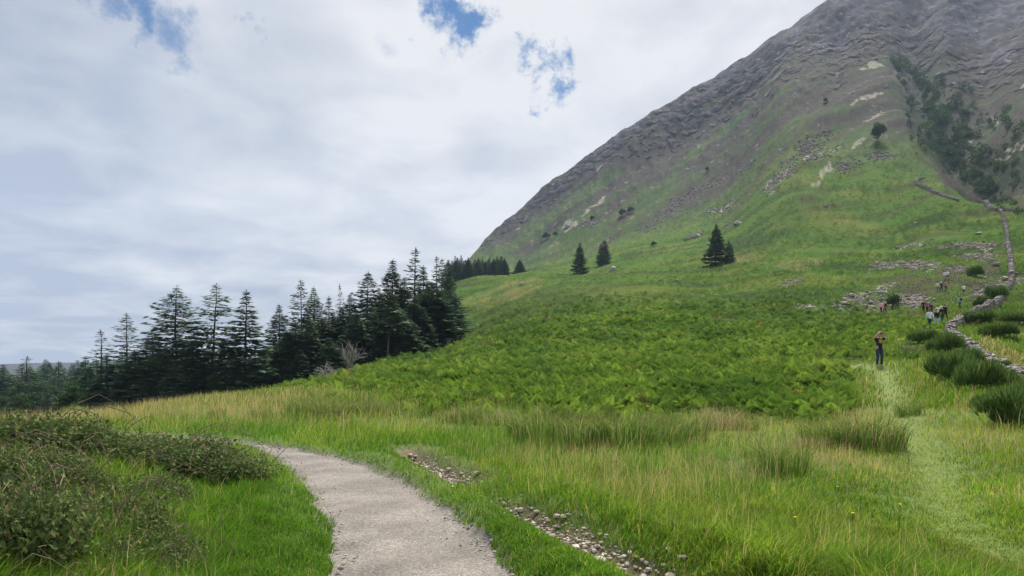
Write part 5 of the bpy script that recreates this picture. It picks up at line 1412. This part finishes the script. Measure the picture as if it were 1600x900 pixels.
# long dry stalks leaning in the brambles
for x0, y0, x1, y1, Y_, lab in [(222, 706, 247, 752, 9.2, 'dry straw stalk leaning right out of the brambles, thicker one'), (224, 735, 243, 815, 8.6, 'long bent dry stalk below the thicker leaning one'), (4, 714, 60, 698, 8.2, 'pale bare branch lying over the tall bramble at the left margin'),
                           (43, 840, 46, 796, 6.0, 'upright dry stalk in the lower left brambles'), (66, 890, 62, 855, 5.4, 'short upright dry stalk near the lower left corner'), (208, 680, 226, 668, 10, 'thin dark twig sticking up from the bramble bank')]:
    za, zb = CAMZ + (HZ - y0) / F * Y_, CAMZ + (HZ - y1) / F * Y_; xa, xb = (x0 - CX) / F * Y_, (x1 - CX) / F * Y_
    pts = np.array([[xa, Y_ + .15, za], [xa * .6 + xb * .4 + .03, Y_, za * .6 + zb * .4 + .03], [xb, Y_ - .1, zb]]); pts -= pts[2]
    v_, t_ = cyl_path(pts, [.006, .008, .009], 5); o = link('dry_stalk', mesh_np('dry_stalk', v_, t_, None, [M_straw])); o.location = (xb, Y_ - .1, zb); tag(o, lab, 'stalk', 'dry stalks in the brambles')

# a few yellow hawkweeds in the meadow
M_yel = mat('petals', .6, base=(.85, .60, .02), attr=False)
M_stem = mat('flower_stem', .7, base=(.07, .13, .03), attr=False)
for px, base, lab in [(1306, 808, 'yellow flower in the tall grass left of the trail, highest one'), (1330, 860, 'yellow flower in the lush grass below the highest one'), (1404, 842, 'small yellow flower close beside the trail'), (1240, 870, 'small yellow flower lowest of all in the lush grass')]:
    g = ground_at(px, base)[0]; root = empty('flower', (g[0], g[1], hz(*g))); v_, t_ = cyl_path([(0, 0, 0), (.01, 0, .16), (.015, 0, .33)], [.003, .0025, .002], 4); link('stem', mesh_np('stem', v_, t_, None, [M_stem]), root)
    k = 14; th = np.arange(k) / k * 6.283; V = [[.015, 0, .335]]; T = []
    for j_, a in enumerate(th):
        b0 = len(V); V += [[.015 + .014 * math.cos(a - .17), .014 * math.sin(a - .17), .342], [.015 + .014 * math.cos(a + .17), .014 * math.sin(a + .17), .342]]; T.append([0, b0, b0 + 1])
    link('petals', mesh_np('petals', np.array(V), np.array(T), None, [M_yel]), root); tag(root, lab, 'flower', 'yellow flowers in the grass')


# ------------------------------------------------------------------ air, sky, light, camera
hb = bpy.data.meshes.new('haze')
bm = bmesh.new(); bmesh.ops.create_cube(bm, size=1); bm.to_mesh(hb); bm.free()
hz_o = link('haze', hb)
zlo, zhi = float(ZG.min()) - 1.5, float(ZG.max()) + 12
hz_o.scale = (5300, 5300, zhi - zlo); hz_o.location = (0, 0, (zhi + zlo) / 2)
tag(hz_o, kind='stuff')
m = bpy.data.materials.new('air'); m.use_nodes = True
m.node_tree.nodes.clear()
o_ = m.node_tree.nodes.new('ShaderNodeOutputMaterial'); pv = m.node_tree.nodes.new('ShaderNodeVolumePrincipled')
pv.inputs['Color'].default_value = (.56, .70, 1.0, 1); pv.inputs['Density'].default_value = .00011
pv.inputs['Anisotropy'].default_value = .1
m.node_tree.links.new(pv.outputs[0], o_.inputs['Volume'])
hb.materials.append(m)

SUN_EL, SUN_AZ = R(54), R(24)            # high, ahead and a little to the right, behind thin cloud
sd = bpy.data.lights.new('sun', 'SUN'); sd.energy = 4.4; sd.angle = R(14); sd.color = (1.0, .94, .82)
so = link('sun', sd)
ldir = Vector((math.sin(SUN_AZ) * math.cos(SUN_EL), math.cos(SUN_AZ) * math.cos(SUN_EL), math.sin(SUN_EL)))
so.rotation_euler = (-ldir).to_track_quat('-Z', 'Y').to_euler()

w = bpy.data.worlds.new('World'); scene.world = w; w.use_nodes = True
nt = w.node_tree; N = nt.nodes; L = nt.links; N.clear()
out = N.new('ShaderNodeOutputWorld')
sky = N.new('ShaderNodeTexSky'); sky.sky_type = 'NISHITA'; sky.sun_disc = False
sky.sun_elevation = SUN_EL; sky.sun_rotation = SUN_AZ; sky.altitude = 50; sky.air_density = 1.0; sky.dust_density = .3; sky.ozone_density = 2.0
bg1 = N.new('ShaderNodeBackground'); bg1.inputs['Strength'].default_value = .05
hs = N.new('ShaderNodeHueSaturation'); hs.inputs['Saturation'].default_value = 1.45; L.new(sky.outputs[0], hs.inputs['Color']); L.new(hs.outputs[0], bg1.inputs['Color'])
tc = N.new('ShaderNodeTexCoord')


def math_n(op, a, b=None, c=None):
    n = N.new('ShaderNodeMath'); n.operation = op
    for i, v in enumerate((a, b, c)):
        if v is None: continue
        if isinstance(v, (int, float)): n.inputs[i].default_value = v
        else: L.new(v, n.inputs[i])
    return n.outputs[0]


def vmath(op, a, b=None, scale=None):
    n = N.new('ShaderNodeVectorMath'); n.operation = op
    for i, v in enumerate((a, b)):
        if v is None: continue
        if isinstance(v, tuple): n.inputs[i].default_value = v
        else: L.new(v, n.inputs[i])
    if scale is not None: n.inputs['Scale'].default_value = scale
    return n


def noise_n(vec, scale, detail=8, rough=.55, dist=0.0):
    n = N.new('ShaderNodeTexNoise'); n.inputs['Scale'].default_value = scale; n.inputs['Detail'].default_value = detail
    n.inputs['Roughness'].default_value = rough; n.inputs['Distortion'].default_value = dist
    L.new(vec, n.inputs['Vector']); return n


def rng_n(v, a, b, c, d, smooth=True):
    n = N.new('ShaderNodeMapRange'); n.interpolation_type = 'SMOOTHSTEP' if smooth else 'LINEAR'
    for k_, x_ in zip(('From Min', 'From Max', 'To Min', 'To Max'), (a, b, c, d)): n.inputs[k_].default_value = x_
    L.new(v, n.inputs['Value']); return n.outputs['Result']


dirn = vmath('NORMALIZE', tc.outputs['Generated']).outputs['Vector']
sp = N.new('ShaderNodeSeparateXYZ'); L.new(dirn, sp.inputs[0])
den = math_n('ADD', math_n('MAXIMUM', sp.outputs['Z'], 0.0), .16)
cmb = N.new('ShaderNodeCombineXYZ')
L.new(math_n('DIVIDE', sp.outputs['X'], den), cmb.inputs[0]); L.new(math_n('DIVIDE', sp.outputs['Y'], den), cmb.inputs[1])
plane = cmb.outputs[0]
big = noise_n(plane, 1.1, 9, .5, .4); med = noise_n(plane, 2.7, 10, .56, .3)
warp = noise_n(dirn, 8, 12, .68); warp2 = vmath('SUBTRACT', warp.outputs['Color'], (.5, .5, .5)).outputs['Vector']
wd_ = N.new('ShaderNodeVectorMath'); wd_.operation = 'MULTIPLY_ADD'; L.new(warp2, wd_.inputs[0]); wd_.inputs[1].default_value = (.21,) * 3; L.new(dirn, wd_.inputs[2])
wdir = wd_.outputs['Vector']
hole = None
for (hx, hy, rad, amp) in [(140,36,.032,.80),(195,55,.036,.86),(255,72,.040,.78),(383,68,.022,.72),(600,76,.03,.45),(690,22,.032,1.0),(735,55,.034,1.15),(715,36,.026,1.05),(745,72,.024,.9),(835,103,.030,1.05),(866,118,.034,1.15),(852,138,.024,.95),(60,20,.10,.40),(200,140,.09,.50),(260,190,.08,.40),(420,20,.10,.40)]:
    v = Vector(((hx - CX) / F, 1, (HZ - hy) / F)).normalized()
    dist = vmath('DISTANCE', wdir, tuple(v)).outputs['Value']
    g_ = math_n('MULTIPLY', rng_n(dist, 0, rad * 1.7, 1, 0), amp)
    hole = g_ if hole is None else math_n('MAXIMUM', hole, g_)
hfac = rng_n(math_n('ADD', hole, math_n('MULTIPLY', math_n('SUBTRACT', med.outputs['Fac'], .5), 1.0)), .30, 1.0, 0, .97)
# open sky elsewhere: none in view, a few breaks overhead and behind
cr = N.new('ShaderNodeValToRGB'); e = cr.color_ramp
e.elements[0].position = .36; e.elements[0].color = (.48, .535, .655, 1)
e.elements[1].position = .63; e.elements[1].color = (.92, .93, .95, 1)
k = e.elements.new(.5); k.color = (.70, .735, .80, 1)
tone = math_n('ADD', math_n('MULTIPLY', big.outputs['Fac'], .5), math_n('MULTIPLY', med.outputs['Fac'], .5))
bv = Vector(((930 - CX) / F, 1, (HZ - 130) / F)).normalized()
glow = rng_n(vmath('DISTANCE', dirn, tuple(bv)).outputs['Value'], 0, .75, .13, -.02)
lv = Vector(((60 - CX) / F, 1, (HZ - 480) / F)).normalized()
dk = rng_n(vmath('DISTANCE', dirn, tuple(lv)).outputs['Value'], 0, .55, -.08, 0)
L.new(math_n('ADD', math_n('ADD', tone, glow), dk), cr.inputs['Fac'])
bg2 = N.new('ShaderNodeBackground'); bg2.inputs['Strength'].default_value = .55
L.new(cr.outputs['Color'], bg2.inputs['Color'])
ms = N.new('ShaderNodeMixShader'); L.new(hfac, ms.inputs['Fac']); L.new(bg2.outputs[0], ms.inputs[1]); L.new(bg1.outputs[0], ms.inputs[2])
L.new(ms.outputs[0], out.inputs['Surface'])

cam = bpy.data.cameras.new('camera'); cam.sensor_width = 36; cam.lens = 36 * F / 1600; cam.shift_y = (HZ - 450) / 1600
cam.clip_start = .05; cam.clip_end = 12000
co = link('camera', cam); co.location = (0, 0, CAMZ + hz(0, .5) * 0); co.rotation_euler = (R(90), 0, 0)
scene.camera = co
scene.render.engine = 'CYCLES'
scene.render.resolution_x, scene.render.resolution_y = 1024, 576
cy = scene.cycles
cy.max_bounces = 5; cy.diffuse_bounces = 3; cy.glossy_bounces = 2; cy.transmission_bounces = 3; cy.volume_bounces = 1; cy.transparent_max_bounces = 6
cy.use_denoising = True
try: cy.denoiser = 'OPENIMAGEDENOISE'
except Exception: pass
cy.use_adaptive_sampling = False
scene.view_settings.view_transform = 'Standard'; scene.view_settings.look = 'None'
scene.view_settings.exposure = .75; scene.view_settings.gamma = 1; scene.view_settings.use_curve_mapping = False
